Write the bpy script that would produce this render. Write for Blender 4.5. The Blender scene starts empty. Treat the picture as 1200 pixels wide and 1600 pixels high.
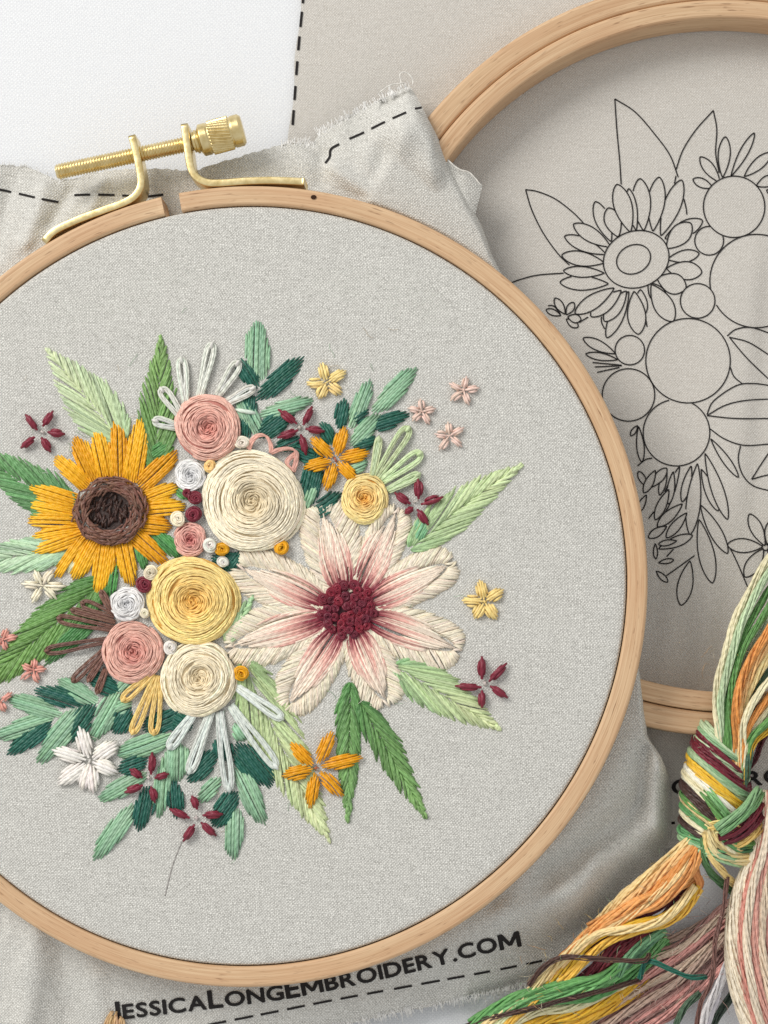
import bpy, math, random
import numpy as np
from mathutils import Vector
random.seed(7); rng = np.random.default_rng(7)
C = bpy.context.scene.collection
SC = bpy.context.scene
U = 0.00015                    # one photo pixel on the table, in metres
D = 3300.0; TILT = math.radians(6.0)
ct, sn = math.cos(TILT), math.sin(TILT)
CAM = np.array([0.0, -D*sn, D*ct])

# ------------------------------------------------------------------ camera
cam = bpy.data.cameras.new('camera'); co = bpy.data.objects.new('camera', cam); C.objects.link(co)
co.location = Vector(CAM*U); co.rotation_euler = (TILT, 0, 0)
cam.sensor_fit = 'VERTICAL'; cam.angle = 2*math.atan(800/D)
cam.clip_start = 0.01; cam.clip_end = 20
SC.camera = co
# ------------------------------------------------------------------ world and lamps
w = bpy.data.worlds.new('World'); SC.world = w; w.use_nodes = True
bg = w.node_tree.nodes['Background']; bg.inputs[0].default_value = (0.98, 0.98, 0.97, 1); bg.inputs[1].default_value = 0.62
def area(name, loc, aim, size, power, col):
    l = bpy.data.lights.new(name, 'AREA'); l.shape = 'RECTANGLE'; l.size, l.size_y = size[0]*U, size[1]*U
    l.energy = power; l.color = col
    o = bpy.data.objects.new(name, l); C.objects.link(o); o.location = Vector(loc)*U
    o.rotation_euler = (Vector(aim)-Vector(loc)).to_track_quat('-Z', 'Y').to_euler()
area('window_light', (-6200, 5200, 6600), (0, 0, 0), (4600, 4600), 17.5, (1.0, 0.968, 0.925))
SC.view_settings.view_transform = 'Standard'; SC.view_settings.look = 'None'
SC.view_settings.exposure = 0.0; SC.view_settings.gamma = 1.0
SC.render.engine = 'CYCLES'

# ------------------------------------------------------------------ projection helpers (photo pixel + height -> place in the world)
def rays(px, py):
    a = np.asarray(px, float)-600; b = 800-np.asarray(py, float)
    return np.stack([a, b*ct + D*sn, b*sn - D*ct], -1)
def P(px, py, z=0.0):
    d = rays(px, py); s = (np.asarray(z, float)-CAM[2])/d[..., 2]
    return CAM + d*s[..., None]
K1, Z1 = 0.065, 76+0.065*827       # plane of the near hoop: z = Z1 + K1 * x
def P1(px, py, h=0.0):
    d = rays(px, py); s = (K1*CAM[0]+Z1+np.asarray(h, float)-CAM[2])/(d[..., 2]-K1*d[..., 0])
    return CAM + d*s[..., None]
def proj(p):
    v = np.asarray(p)-CAM
    x = v[..., 0]; y = v[..., 1]*ct+v[..., 2]*sn; f = v[..., 1]*sn - v[..., 2]*ct
    return 600+D*x/f, 800-D*y/f
def pw_(x, p): return np.maximum(x, 0)**p
def sstep(x): x = np.clip(x, 0, 1); return x*x*(3-2*x)
def lin(c):
    c = np.asarray(c, float)/255
    return np.where(c <= 0.04045, c/12.92, ((c+0.055)/1.055)**2.4)
def unit(v): return v/np.maximum(np.linalg.norm(v, axis=-1, keepdims=True), 1e-9)

# ------------------------------------------------------------------ mesh builder
class MB:
    def __init__(s): s.v = []; s.f = []; s.c = []; s.t = []; s.n = 0; s.ng = []
    def add(s, v, f, c=(1, 1, 1), t=None):
        v = np.asarray(v, float).reshape(-1, 3); k = len(v)
        s.v.append(v); s.f.append(np.asarray(f, int).reshape(-1, 4)+s.n)
        c = np.asarray(c, float); s.c.append(np.broadcast_to(c, (k, 3)) if c.ndim == 1 else c)
        s.t.append(np.zeros((k, 3)) if t is None else t); s.n += k
    def ngon(s, idx): s.ng.append(list(idx))
    def grid(s, V, c=(1, 1, 1), t=None, wrap=False):
        n, m = V.shape[:2]; i = np.arange(n-1)[:, None]*m; j = np.arange(m if wrap else m-1)[None, :]; j2 = (j+1) % m
        f = np.stack([i+j, i+j2, i+m+j2, i+m+j], -1)
        s.add(V, f, c if np.ndim(c) == 1 else np.asarray(c).reshape(-1, 3), None if t is None else t.reshape(-1, 3))
    def tube(s, pts, r, col, flat=0.8, sides=6, up=(0, 0, 1), closed=False):
        pts = np.asarray(pts, float); n = len(pts); r = np.broadcast_to(np.asarray(r, float), (n,))
        if closed: d = unit(np.roll(pts, -1, 0)-np.roll(pts, 1, 0))
        else: d = unit(np.gradient(pts, axis=0))
        sd = unit(np.cross(d, np.asarray(up, float))); nr = np.cross(sd, d)
        a = -math.pi/2+np.arange(sides)*2*math.pi/sides
        V = pts[:, None]+r[:, None, None]*(np.cos(a)[None, :, None]*sd[:, None]+flat*np.sin(a)[None, :, None]*nr[:, None])
        L = np.concatenate([[0], np.cumsum(np.linalg.norm(np.diff(pts, axis=0), axis=1))])+random.random()*40
        t = np.zeros((n, sides, 3)); t[..., 0] = L[:, None]; t[..., 1] = np.arange(sides)/sides
        col = np.asarray(col, float); cc = np.broadcast_to(col[:, None] if col.ndim == 2 else col, (n, sides, 3))
        if closed:
            V = np.concatenate([V, V[:1]]); t = np.concatenate([t, t[:1]]); cc = np.concatenate([cc, cc[:1]])
        b0 = s.n; s.grid(V, cc, t, wrap=True)
        if not closed:
            s.ngon(range(b0, b0+sides)); s.ngon(range(b0+(n-1)*sides, b0+n*sides))
    def build(s, name, mat, parent=None, smooth=True, label=None, cat=None, group=None, kind=None, origin=None):
        V = np.concatenate(s.v)
        if origin is None: origin = np.array([V[:, 0].mean(), V[:, 1].mean(), V[:, 2].min()])
        me = bpy.data.meshes.new(name); F = np.concatenate(s.f) if s.f else np.zeros((0, 4), int)
        n4 = len(F); ng = s.ng; nl = n4*4+sum(map(len, ng))
        me.vertices.add(len(V)); me.vertices.foreach_set('co', ((V-origin)*U).ravel())
        lv = np.concatenate([F.ravel()]+[np.asarray(g) for g in ng]) if ng else F.ravel()
        me.loops.add(nl); me.loops.foreach_set('vertex_index', lv.astype(np.int32))
        me.polygons.add(n4+len(ng))
        st = np.concatenate([np.arange(n4)*4, n4*4+np.cumsum([0]+[len(g) for g in ng])[:-1]]) if ng else np.arange(n4)*4
        me.polygons.foreach_set('loop_start', st.astype(np.int32))
        me.update(calc_edges=True); me.validate()
        me.polygons.foreach_set('use_smooth', np.full(len(me.polygons), smooth))
        a = me.color_attributes.new('Col', 'FLOAT_COLOR', 'POINT')
        cc = np.ones((len(V), 4)); cc[:, :3] = np.concatenate(s.c); a.data.foreach_set('color', cc.ravel())
        b = me.attributes.new('tuv', 'FLOAT_VECTOR', 'POINT'); b.data.foreach_set('vector', np.concatenate(s.t).ravel())
        me.materials.append(mat)
        o = bpy.data.objects.new(name, me); C.objects.link(o)
        place(o, origin, parent); tag(o, label, cat, group, kind); return o
ORG = {}
def place(o, origin, parent):
    ORG[o.name] = np.asarray(origin, float)
    if parent: o.parent = parent; o.location = Vector((origin-ORG[parent.name])*U)
    else: o.location = Vector(np.asarray(origin)*U)
def tag(o, label=None, cat=None, group=None, kind=None):
    for k, v in (('label', label), ('category', cat), ('group', group), ('kind', kind)):
        if v: o[k] = v
def empty(name, origin, label, cat, group=None):
    o = bpy.data.objects.new(name, None); C.objects.link(o); o.empty_display_size = 0.01
    place(o, np.asarray(origin, float), None); tag(o, label, cat, group); return o

# ------------------------------------------------------------------ materials
class NT:
    def __init__(s, name):
        s.m = bpy.data.materials.new(name); s.m.use_nodes = True; s.t = s.m.node_tree; s.N = s.t.nodes; s.b = s.N['Principled BSDF']
    def n(s, typ, **kw):
        x = s.N.new(typ)
        for k, v in kw.items():
            if k.startswith('i_'):
                x.inputs[int(k[2:]) if k[2:].isdigit() else k[2:].replace('_', ' ')].default_value = v
            else: setattr(x, k, v)
        return x
    def l(s, a, b): s.t.links.new(a, b)
    def math(s, op, a, b=None, c=None):
        x = s.N.new('ShaderNodeMath'); x.operation = op
        for i, q in enumerate((a, b, c)):
            if q is None: continue
            if isinstance(q, (int, float)): x.inputs[i].default_value = q
            else: s.l(q, x.inputs[i])
        return x.outputs[0]
    def mix(s, f, a, b, mode='MIX'):
        x = s.N.new('ShaderNodeMix'); x.data_type = 'RGBA'; x.blend_type = mode
        for sock, q in ((x.inputs[0], f), (x.inputs[6], a), (x.inputs[7], b)):
            if isinstance(q, (int, float)): sock.default_value = q
            elif isinstance(q, (tuple, list, np.ndarray)): sock.default_value = (*q[:3], 1)
            else: s.l(q, sock)
        return x.outputs[2]
    def noise(s, vec, scale, detail=2, rough=0.5):
        x = s.n('ShaderNodeTexNoise'); x.inputs['Scale'].default_value = scale; x.inputs['Detail'].default_value = detail
        x.inputs['Roughness'].default_value = rough
        if vec is not None: s.l(vec, x.inputs['Vector'])
        return x.outputs['Fac']
    def mapped(s, vec, scale, rot=(0, 0, 0)):
        x = s.n('ShaderNodeMapping'); x.inputs['Scale'].default_value = scale; x.inputs['Rotation'].default_value = rot
        s.l(vec, x.inputs[0]); return x.outputs[0]
    def ramp(s, f, lo, hi):
        x = s.n('ShaderNodeMapRange'); x.inputs[1].default_value = lo; x.inputs[2].default_value = hi; s.l(f, x.inputs[0]); return x.outputs[0]
    def bump(s, h, strength, dist):
        x = s.n('ShaderNodeBump'); x.inputs['Strength'].default_value = strength; x.inputs['Distance'].default_value = dist*U
        s.l(h, x.inputs['Height']); s.l(x.outputs[0], s.b.inputs['Normal'])
def linen(name, hi, lo, pitch, rot, bump=1.0, slub=1.0):
    m = NT(name); tc = m.n('ShaderNodeNewGeometry').outputs['Position']
    v = m.mapped(tc, (1/U, 1/U, 1/U), (0, 0, rot))
    big = m.noise(v, 0.035, 3); warp = m.math('MULTIPLY', m.math('SUBTRACT', big, 0.5), 10.0)
    sp = m.n('ShaderNodeSeparateXYZ'); m.l(v, sp.inputs[0])
    jx = m.math('MULTIPLY', m.noise(m.mapped(v, (0.3, 0.02, 0.02)), 1.0, 2), 4.0*slub)
    jy = m.math('MULTIPLY', m.noise(m.mapped(v, (0.02, 0.3, 0.02)), 1.0, 2), 4.0*slub)
    x = m.math('ADD', m.math('MULTIPLY', m.math('ADD', sp.outputs[0], warp), math.pi/pitch), jx)
    y = m.math('ADD', m.math('MULTIPLY', m.math('ADD', sp.outputs[1], warp), math.pi/pitch), jy)
    sx, sy = m.math('SINE', x), m.math('SINE', y)
    weave = m.math('MULTIPLY', sx, sy)                                   # plain weave, over and under
    gaps = m.math('MULTIPLY', m.math('ABSOLUTE', m.math('COSINE', x)), m.math('ABSOLUTE', m.math('COSINE', y)))
    fine = m.noise(m.mapped(v, (0.26, 0.26, 0.26)), 1.0, 3, 0.7)
    sl = m.noise(m.mapped(v, (0.03, 0.22, 0.1)), 1.0, 3, 0.6)
    h = m.math('ADD', m.math('ADD', m.math('MULTIPLY', weave, 0.55), m.math('MULTIPLY', gaps, -0.75)), m.math('MULTIPLY', fine, 1.5))
    tone = m.ramp(m.math('ADD', h, m.math('MULTIPLY', sl, 0.3)), -0.05, 0.85)  # weave gaps get a darker colour, painting in the shade between yarns
    col = m.mix(tone, lin(lo), lin(hi))
    m.l(col, m.b.inputs['Base Color']); m.b.inputs['Roughness'].default_value = 0.9
    m.b.inputs['Specular IOR Level'].default_value = 0.15
    m.bump(h, 0.55*bump, 1.3); return m.m
def floss_mat():
    m = NT('cotton_floss'); at = m.n('ShaderNodeAttribute', attribute_name='Col'); tu = m.n('ShaderNodeAttribute', attribute_name='tuv')
    sp = m.n('ShaderNodeSeparateXYZ'); m.l(tu.outputs['Vector'], sp.inputs[0])
    tw = m.math('SINE', m.math('ADD', m.math('MULTIPLY', sp.outputs[0], 0.5), m.math('MULTIPLY', sp.outputs[1], 4*math.pi)))
    geo = m.n('ShaderNodeNewGeometry').outputs['Position']
    nz = m.noise(m.mapped(geo, (1/U, 1/U, 1/U)), 0.35, 3, 0.6)
    k = m.ramp(nz, 0.2, 0.8)
    c = m.mix(k, m.mix(1.0, at.outputs['Color'], (0.88, 0.88, 0.88), 'MULTIPLY'), at.outputs['Color'])
    hs = m.n('ShaderNodeHueSaturation'); hs.inputs['Saturation'].default_value = 1.02; hs.inputs['Value'].default_value = 1.17; m.l(c, hs.inputs['Color']); c = hs.outputs[0]
    m.l(c, m.b.inputs['Base Color']); m.b.inputs['Roughness'].default_value = 0.42
    m.b.inputs['Specular IOR Level'].default_value = 0.45
    m.b.inputs['Sheen Weight'].default_value = 0.12; m.b.inputs['Sheen Roughness'].default_value = 0.4
    m.bump(m.math('ADD', tw, m.math('MULTIPLY', nz, 2.5)), 0.5, 0.7); return m.m
def wood_mat():
    m = NT('beech_wood'); tu = m.n('ShaderNodeAttribute', attribute_name='tuv').outputs['Vector']
    g1 = m.noise(m.mapped(tu, (0.004, 0.22, 1)), 1.0, 4, 0.65); g2 = m.noise(m.mapped(tu, (0.012, 0.7, 1)), 1.0, 2)
    fl = m.noise(m.mapped(tu, (0.035, 0.32, 1)), 1.0, 2, 0.5); mott = m.noise(m.mapped(tu, (0.006, 0.02, 1)), 1.0, 2)
    c = m.mix(m.ramp(g1, 0.3, 0.7), lin((196, 158, 120)), lin((226, 196, 158)))
    c = m.mix(m.math('MULTIPLY', m.ramp(mott, 0.4, 0.75), 0.5), c, lin((202, 158, 120)))
    c = m.mix(m.math('MULTIPLY', m.ramp(g2, 0.5, 0.75), 0.5), c, lin((164, 116, 78)))
    c = m.mix(m.math('MULTIPLY', m.ramp(fl, 0.62, 0.74), 0.6), c, lin((124, 82, 54)))
    m.l(c, m.b.inputs['Base Color']); m.b.inputs['Roughness'].default_value = 0.48
    m.b.inputs['Specular IOR Level'].default_value = 0.35
    m.bump(m.math('ADD', g1, g2), 0.25, 1.5); return m.m
def brass_mat():
    m = NT('brass'); geo = m.n('ShaderNodeNewGeometry').outputs['Position']
    nz = m.noise(m.mapped(geo, (1/U,)*3), 0.08, 4, 0.6)
    c = m.mix(m.ramp(nz, 0.35, 0.7), (0.72, 0.56, 0.26), (0.88, 0.74, 0.42)); m.l(c, m.b.inputs['Base Color'])
    m.b.inputs['Metallic'].default_value = 1.0
    m.l(m.math('ADD', m.math('MULTIPLY', nz, 0.2), 0.22), m.b.inputs['Roughness']); m.bump(nz, 0.25, 1.2); return m.m
def plain(name, col, rough, nscale=0.2, amt=0.1, bmp=0.2):
    m = NT(name); geo = m.n('ShaderNodeNewGeometry').outputs['Position']; nz = m.noise(m.mapped(geo, (1/U,)*3), nscale, 4, 0.6)
    c = lin(col); m.l(m.mix(nz, tuple(c*(1-amt)), tuple(np.minimum(c*(1+amt), 1))), m.b.inputs['Base Color'])
    m.b.inputs['Roughness'].default_value = rough; m.b.inputs['Specular IOR Level'].default_value = 0.15
    m.bump(nz, bmp, 1.0); return m.m
LIN1 = linen('grey_linen', (236, 235, 229), (160, 158, 152), 2.4, 0.03, 1.2)
LIN2 = linen('grey_linen_flat', (222, 218, 211), (182, 177, 169), 2.2, -0.05, 0.8)
WHITE = linen('white_table_linen', (240, 242, 244), (221, 223, 227), 3.0, 0.02, 0.4)
FLOSS = floss_mat(); WOOD = wood_mat(); BRASS = brass_mat()
INK = plain('black_ink', (44, 42, 42), 0.9); GROOVE = plain('dark_pith', (60, 40, 28), 0.9)

# ------------------------------------------------------------------ table
mb = MB(); g = np.linspace(-2600, 2600, 14); V = np.stack(np.meshgrid(g, g, indexing='ij') + [np.zeros((14, 14))], -1)
mb.grid(V); mb.build('table_surface', WHITE, label='white linen covered table top', kind='structure', origin=np.zeros(3))

# ------------------------------------------------------------------ second cloth (printed, not yet stitched)
def H2(px, py):
    px = np.asarray(px, float); py = np.asarray(py, float)
    d2 = np.hypot(px-1128, py-557)
    out = sstep((d2-560)/60)
    z = 4+out*(3.5+2.2*np.sin(px*0.013+py*0.006)+1.6*np.sin(py*0.021-px*0.008))
    xr = 1178-0.07*(py-380); d = px-xr; act = sstep((py-330)/120)*sstep((900-py)/150)
    z = z+act*np.where(d < 0, 8*sstep((d+120)/120), 8*(1-sstep(d/34)))*(1-out)
    z = z+sstep((250-np.hypot((px-1090), (py-1000)))/250)*2*np.sin(px*0.11+py*0.012)
    return z
def sheet_edges(v):   # left and right edge of the cloth by photo row
    xl = 462-0.085*(v-100)+2.0*np.sin(v*0.05); return xl, np.full_like(v, 2050)
vv = np.concatenate([np.linspace(-700, 1330, 240)]); xl, xr_ = sheet_edges(vv)
uu = np.linspace(0, 1, 200)[None, :]; PX = xl[:, None]*(1-uu)+xr_[:, None]*uu; PY = np.broadcast_to(vv[:, None], PX.shape)+6*np.sin(PX*0.01)
mb = MB(); mb.grid(P(PX, PY, H2(PX, PY)))
cloth2 = mb.build('pattern_cloth', LIN2, label='flat grey cloth printed with a black outline flower pattern, under the far hoop', cat='cloth')
def ribbon(mb, pts, w, Hf, lift=1.1, closed=False):
    p = np.asarray(pts, float)
    if closed: d = unit(np.roll(p, -1, 0)-np.roll(p, 1, 0))
    else: d = unit(np.gradient(p, axis=0))
    nr = np.stack([-d[:, 1], d[:, 0]], -1)*w/2
    a, b = p+nr, p-nr
    if closed: a = np.concatenate([a, a[:1]]); b = np.concatenate([b, b[:1]])
    V = np.stack([P(a[:, 0], a[:, 1], Hf(a[:, 0], a[:, 1])+lift), P(b[:, 0], b[:, 1], Hf(b[:, 0], b[:, 1])+lift)], 1)
    mb.grid(V)
def smooth_path(pts, step=4.0):
    p = np.asarray(pts, float); n = len(p)
    if n == 2: k = max(2, int(np.linalg.norm(p[1]-p[0])/step)); u = np.linspace(0, 1, k)[:, None]; return p[0]*(1-u)+p[1]*u
    e = np.concatenate([[2*p[0]-p[1]], p, [2*p[-1]-p[-2]]]); out = []
    for i in range(n-1):
        p0, p1, p2, p3 = e[i:i+4]; k = max(2, int(np.linalg.norm((p2-p1)[:2])/step)); t = np.linspace(0, 1, k, endpoint=False)[:, None]
        out.append(0.5*((2*p1)+(-p0+p2)*t+(2*p0-5*p1+4*p2-p3)*t**2+(-p0+3*p1-3*p2+p3)*t**3))
    return np.concatenate(out+[p[-1:]])
def lens(a, b, hw, n=20, pw=0.7):
    a, b = np.asarray(a, float), np.asarray(b, float); d = b-a; nr = np.array([-d[1], d[0]])/max(np.hypot(*d), 1e-6)
    t = np.linspace(0, 1, n); f = hw*np.sin(np.pi*t**0.8)**pw
    l = a+d*t[:, None]+nr*f[:, None]; r = a+d*t[:, None]-nr*f[:, None]
    return np.concatenate([l, r[::-1][1:-1]])
def dashes(par, pts, dash, gap, w, Hf):
    p = smooth_path(pts, 2.0); L = np.concatenate([[0], np.cumsum(np.hypot(*np.diff(p, axis=0).T))]); s = 3.0
    while s+dash < L[-1]:
        ss = np.linspace(s, s+dash*random.uniform(0.9, 1.08), 7)
        mb = MB(); ribbon(mb, np.stack([np.interp(ss, L, p[:, 0]), np.interp(ss, L, p[:, 1])], -1), w, Hf); mb.build('printed_dash', INK, par); s += dash+gap*random.uniform(0.9, 1.1)
A = lambda q: [(660+x/2.222, y/2.222) for x, y in q]
B = lambda q: [(800+x/2.857, 420+y/2.857) for x, y in q]
pr = MB(); W = 1.9; SOLID = []
def inside(p, poly):
    x, y = p[:, 0][:, None], p[:, 1][:, None]; x0, y0 = poly[:, 0], poly[:, 1]; x1, y1 = np.roll(x0, -1), np.roll(y0, -1)
    c = ((y0 > y) != (y1 > y)) & (x < (x1-x0)*(y-y0)/np.where(y1 == y0, 1e-9, y1-y0)+x0); return c.sum(1) % 2 == 1
def draw(p, closed=False, solid=True):        # outlines drawn first lie in front and hide what comes later
    p = np.asarray(p, float); q = np.concatenate([p, p[:1]]) if closed else p; vis = np.ones(len(q), bool)
    for poly in SOLID: vis &= ~inside(q, poly)
    if vis.all(): ribbon(pr, p, W, H2, closed=closed)
    else:
        k = 0
        while k < len(q):
            if vis[k]:
                j = k
                while j+1 < len(q) and vis[j+1]: j += 1
                if j-k >= 2: ribbon(pr, q[k:j+1], W, H2)
                k = j
            k += 1
    if closed and solid: SOLID.append(p)
def petal_shape(a, b, hw):
    a, b = np.asarray(a, float), np.asarray(b, float); d = b-a; nr = np.array([-d[1], d[0]])/max(np.hypot(*d), 1e-6); t = 0.5-0.5*np.cos(np.linspace(0, np.pi, 26)); f = hw*pw_(np.sin(np.pi*t**1.25), 0.62)
    l = a+d*t[:, None]+nr*f[:, None]; r = a+d*t[:, None]-nr*f[:, None]; return np.concatenate([l, r[::-1][1:-1]])
def line(q): LATE.append(smooth_path(q))
LATE = []
def circ(cx, cy, rx, ry=None, rot=0, solid=True):
    ry = ry or rx; a = np.linspace(0, 2*np.pi, 70, endpoint=False); x = rx*np.cos(a); y = ry*np.sin(a)
    draw(np.stack([cx+x*math.cos(rot)-y*math.sin(rot), cy+x*math.sin(rot)+y*math.cos(rot)], -1), True, solid)
def lensA(x0, y0, x1, y1, hw): q = A([(x0, y0), (x1, y1)]); draw(petal_shape(q[0], q[1], hw*1.05/2.222), True)
def lensB(x0, y0, x1, y1, hw): q = B([(x0, y0), (x1, y1)]); draw(petal_shape(q[0], q[1], hw*1.05/2.857), True)
circ(660+733/2.222, 900/2.222, 61/2.222, 49/2.222, -0.45, solid=False); circ(660+742/2.222, 900/2.222, 116/2.222, 98/2.222, -0.35)
CIRCS = ((1147, 323, 48), (1108, 376, 22.5), (1090, 470, 27), (1182, 439, 73), (1075, 563.5, 66), (984, 547, 23), (982, 617, 41), (1057, 676, 52))
for cx, cy, r in CIRCS: circ(cx, cy, r)
for q in ([(690, 640), (685, 560), (675, 450), (668, 343)], [(668, 343), (740, 390), (810, 470), (860, 540), (888, 615)],
          [(880, 590), (905, 520), (950, 450), (1010, 383)], [(1010, 383), (1022, 450), (1018, 530), (1030, 600)],
          [(358, 658), (400, 665), (460, 690), (520, 735), (565, 780)], [(358, 658), (380, 730), (420, 810), (470, 880), (510, 920)],
          [(300, 985), (340, 970), (400, 955), (490, 948)], [(905, 680), (915, 720), (918, 745)], [(880, 610), (870, 690), (905, 740)],
          [(820, 990), (870, 1005), (910, 1010)], [(780, 1135), (770, 1090), (740, 1020)]): line(A(q))
for q in ((722, 805, 675, 640, 30), (742, 800, 716, 655, 16), (768, 800, 755, 620, 30), (800, 802, 822, 615, 28), (828, 818, 900, 625, 28),
          (680, 822, 645, 722, 27), (655, 838, 600, 700, 24), (652, 856, 525, 778, 24), (636, 882, 494, 820, 22), (630, 912, 484, 886, 24),
          (630, 948, 490, 940, 18), (645, 985, 478, 980, 24), (665, 1000, 530, 1088, 24), (690, 1008, 585, 1098, 24), (708, 1010, 632, 1115, 24),
          (716, 1012, 640, 1172, 22), (735, 1012, 750, 1160, 30), (757, 1005, 756, 1105, 24), (795, 988, 870, 1115, 32), (785, 982, 840, 1052, 26),
          (815, 965, 915, 1000, 34), (848, 932, 970, 945, 30), (852, 900, 960, 880, 20), (848, 862, 932, 775, 32), (842, 828, 972, 765, 26),
          (1008, 652, 940, 622, 15), (1032, 632, 965, 545, 18), (1042, 615, 1052, 475, 20), (1072, 610, 1152, 462, 14), (1118, 612, 1210, 530, 18),
          (1160, 645, 1230, 615, 18), (1195, 660, 1240, 680, 14), (495, 1090, 460, 1035, 13), (500, 1092, 525, 1050, 12), (505, 1100, 550, 1110, 14),
          (500, 1108, 540, 1135, 12), (480, 1095, 430, 1075, 10)): lensA(*q)
for q in ([(870, 655), (950, 610), (1040, 588), (1170, 580)], [(870, 655), (1000, 668), (1170, 668)], [(870, 650), (900, 590), (1000, 522), (1080, 512), (1170, 524)],
          [(885, 715), (950, 760), (1040, 788), (1170, 780)], [(970, 305), (1060, 330), (1170, 400)], [(970, 305), (1050, 400), (1170, 515)],
          [(960, 300), (1000, 270), (1070, 262), (1170, 295)], [(975, 440), (990, 480), (1030, 515)], [(1020, 790), (1010, 850), (1030, 920), (1080, 970), (1170, 995)],
          [(1170, 790), (1120, 860), (1070, 940)], [(1070, 940), (1120, 925), (1170, 915)], [(830, 1040), (900, 1150), (980, 1260), (1065, 1450)],
          [(440, 310), (400, 240), (405, 190)], [(490, 430), (360, 418)], [(490, 432), (370, 438)], [(480, 440), (380, 462)],
          [(640, 1140), (700, 1100), (780, 1045)], [(640, 1140), (720, 1160), (775, 1130)], [(610, 1115), (650, 1060), (690, 980)],
          [(690, 1370), (760, 1320), (815, 1280)], [(690, 1285), (740, 1235), (815, 1195)], [(560, 880), (600, 850), (640, 845)],
          [(160, 165), (185, 165), (215, 200)], [(270, 270), (300, 240), (340, 215)]): line(B(q))
for q in ((700, 985, 640, 1120, 20), (720, 905, 700, 1050, 16), (640, 900, 590, 1000, 18), (600, 1010, 560, 1090, 14), (760, 1050, 650, 1150, 22), (690, 1150, 610, 1200, 18), (780, 1090, 690, 1200, 20), (735, 1215, 655, 1230, 12), (460, 378, 318, 310, 22), (470, 405, 330, 380, 16), (862, 825, 962, 1118, 26), (888, 760, 1010, 930, 16), (845, 895, 920, 1080, 22), (828, 870, 795, 1185, 30),
          (748, 882, 660, 1112, 20), (800, 880, 760, 1040, 18), (835, 1120, 895, 1402, 34), (795, 1305, 755, 1502, 32), (842, 1055, 962, 1270, 26), (655, 1250, 805, 1190, 22),
          (565, 705, 580, 862, 16), (560, 700, 530, 745, 10), (620, 975, 690, 890, 20), (600, 970, 565, 905, 14), (690, 890, 660, 1010, 14),
          (1128, 1235, 1060, 1095, 26), (1118, 1240, 962, 1232, 30), (1122, 1250, 1040, 1375, 30), (1140, 1230, 1165, 1120, 24), (1145, 1250, 1190, 1330, 24),
          (655, 1312, 722, 1300, 10), (645, 1350, 695, 1398, 12), (640, 1228, 642, 1295, 9), (590, 975, 600, 990, 8)): lensB(*q)
circ(800+1130/2.857, 420+1243/2.857, 5)
for q in LATE: draw(q)
pr.build('printed_outline', INK, cloth2)
dashes(cloth2, [(480, -60), (473, 5), (465, 90), (455, 225)], 24, 15, 4.0, H2); dashes(cloth2, [(900, 1300), (1050, 1286), (1300, 1268)], 27, 14, 4.0, H2)

# lettering: glyph outlines of the built-in font, laid along a path on a cloth
GL = {}
def glyph(ch):
    if ch == 'M' and ch not in GL:      # two stems and two diagonals
        q = [(0, 0), (0.13, 0), (0.13, 0.729), (0, 0.729), (0.69, 0), (0.82, 0), (0.82, 0.729), (0.69, 0.729), (0.0, 0.729), (0.16, 0.729), (0.47, 0.14), (0.35, 0.14), (0.66, 0.729), (0.82, 0.729), (0.47, 0.14), (0.35, 0.14)]
        GL[ch] = (np.array(q), [[0, 1, 2, 3], [4, 5, 6, 7], [8, 11, 10, 9], [12, 15, 14, 13]])
    if ch not in GL:
        cu = bpy.data.curves.new('glyph', 'FONT'); cu.body = ch; cu.size = 1.0; cu.offset = 0.008; cu.resolution_u = 4
        o = bpy.data.objects.new('glyph', cu); C.objects.link(o); dg = bpy.context.evaluated_depsgraph_get(); me = bpy.data.meshes.new_from_object(o.evaluated_get(dg))
        v = np.array([q.co[:2] for q in me.vertices]); f = [list(p.vertices) for p in me.polygons]
        bpy.data.objects.remove(o); bpy.data.meshes.remove(me); v[:, 0] -= v[:, 0].min(); GL[ch] = (v, f)
    return GL[ch]
def letters(runs, path, Hf, total, name, parent):
    # runs: (text, cap height in px); letters are stretched wide to fill the path length
    items = [(c, h) for s, h in runs for c in s]; CAPH = 0.729
    raw = [glyph(c)[0][:, 0].max()/CAPH*h for c, h in items]; gap = 4.6; st = (total-gap*(len(items)-1))/sum(raw); wid = [q*st for q in raw]
    p = smooth_path(path, 3.0); L = np.concatenate([[0], np.cumsum(np.hypot(*np.diff(p, axis=0).T))]); s = 0; mb = MB()
    for (c, h), w_ in zip(items, wid):
        v, f = glyph(c); x = v[:, 0]/CAPH*h*st; y = v[:, 1]/CAPH*h
        ss = s+w_/2; bx, by = np.interp(ss, L, p[:, 0]), np.interp(ss, L, p[:, 1])
        tx, ty = np.interp(ss+6, L, p[:, 0])-np.interp(ss-6, L, p[:, 0]), np.interp(ss+6, L, p[:, 1])-np.interp(ss-6, L, p[:, 1]); q = math.hypot(tx, ty); tx /= q; ty /= q
        X = bx+(x-w_/2)*tx+y*ty; Y = by+(x-w_/2)*ty-y*tx
        for e, (ox, oy) in enumerate(((-0.9, 0), (0, 0.7), (0.9, 0), (0, -0.7), (0.35, 0.3))):
            b0 = mb.n; X2, Y2 = X+ox*tx-oy*ty, Y+ox*ty+oy*tx; mb.add(P(X2, Y2, Hf(X2, Y2)+1.5+0.12*e), np.zeros((0, 4), int))
            for g_ in f: mb.ngon([b0+k for k in g_])
        s += w_+gap
    return mb.build(name, INK, parent, smooth=False)
RUNS = (('J', 29), ('ESSICA', 23), ('L', 29), ('ONG', 23), ('E', 29), ('MBROIDERY.COM', 23))
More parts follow.
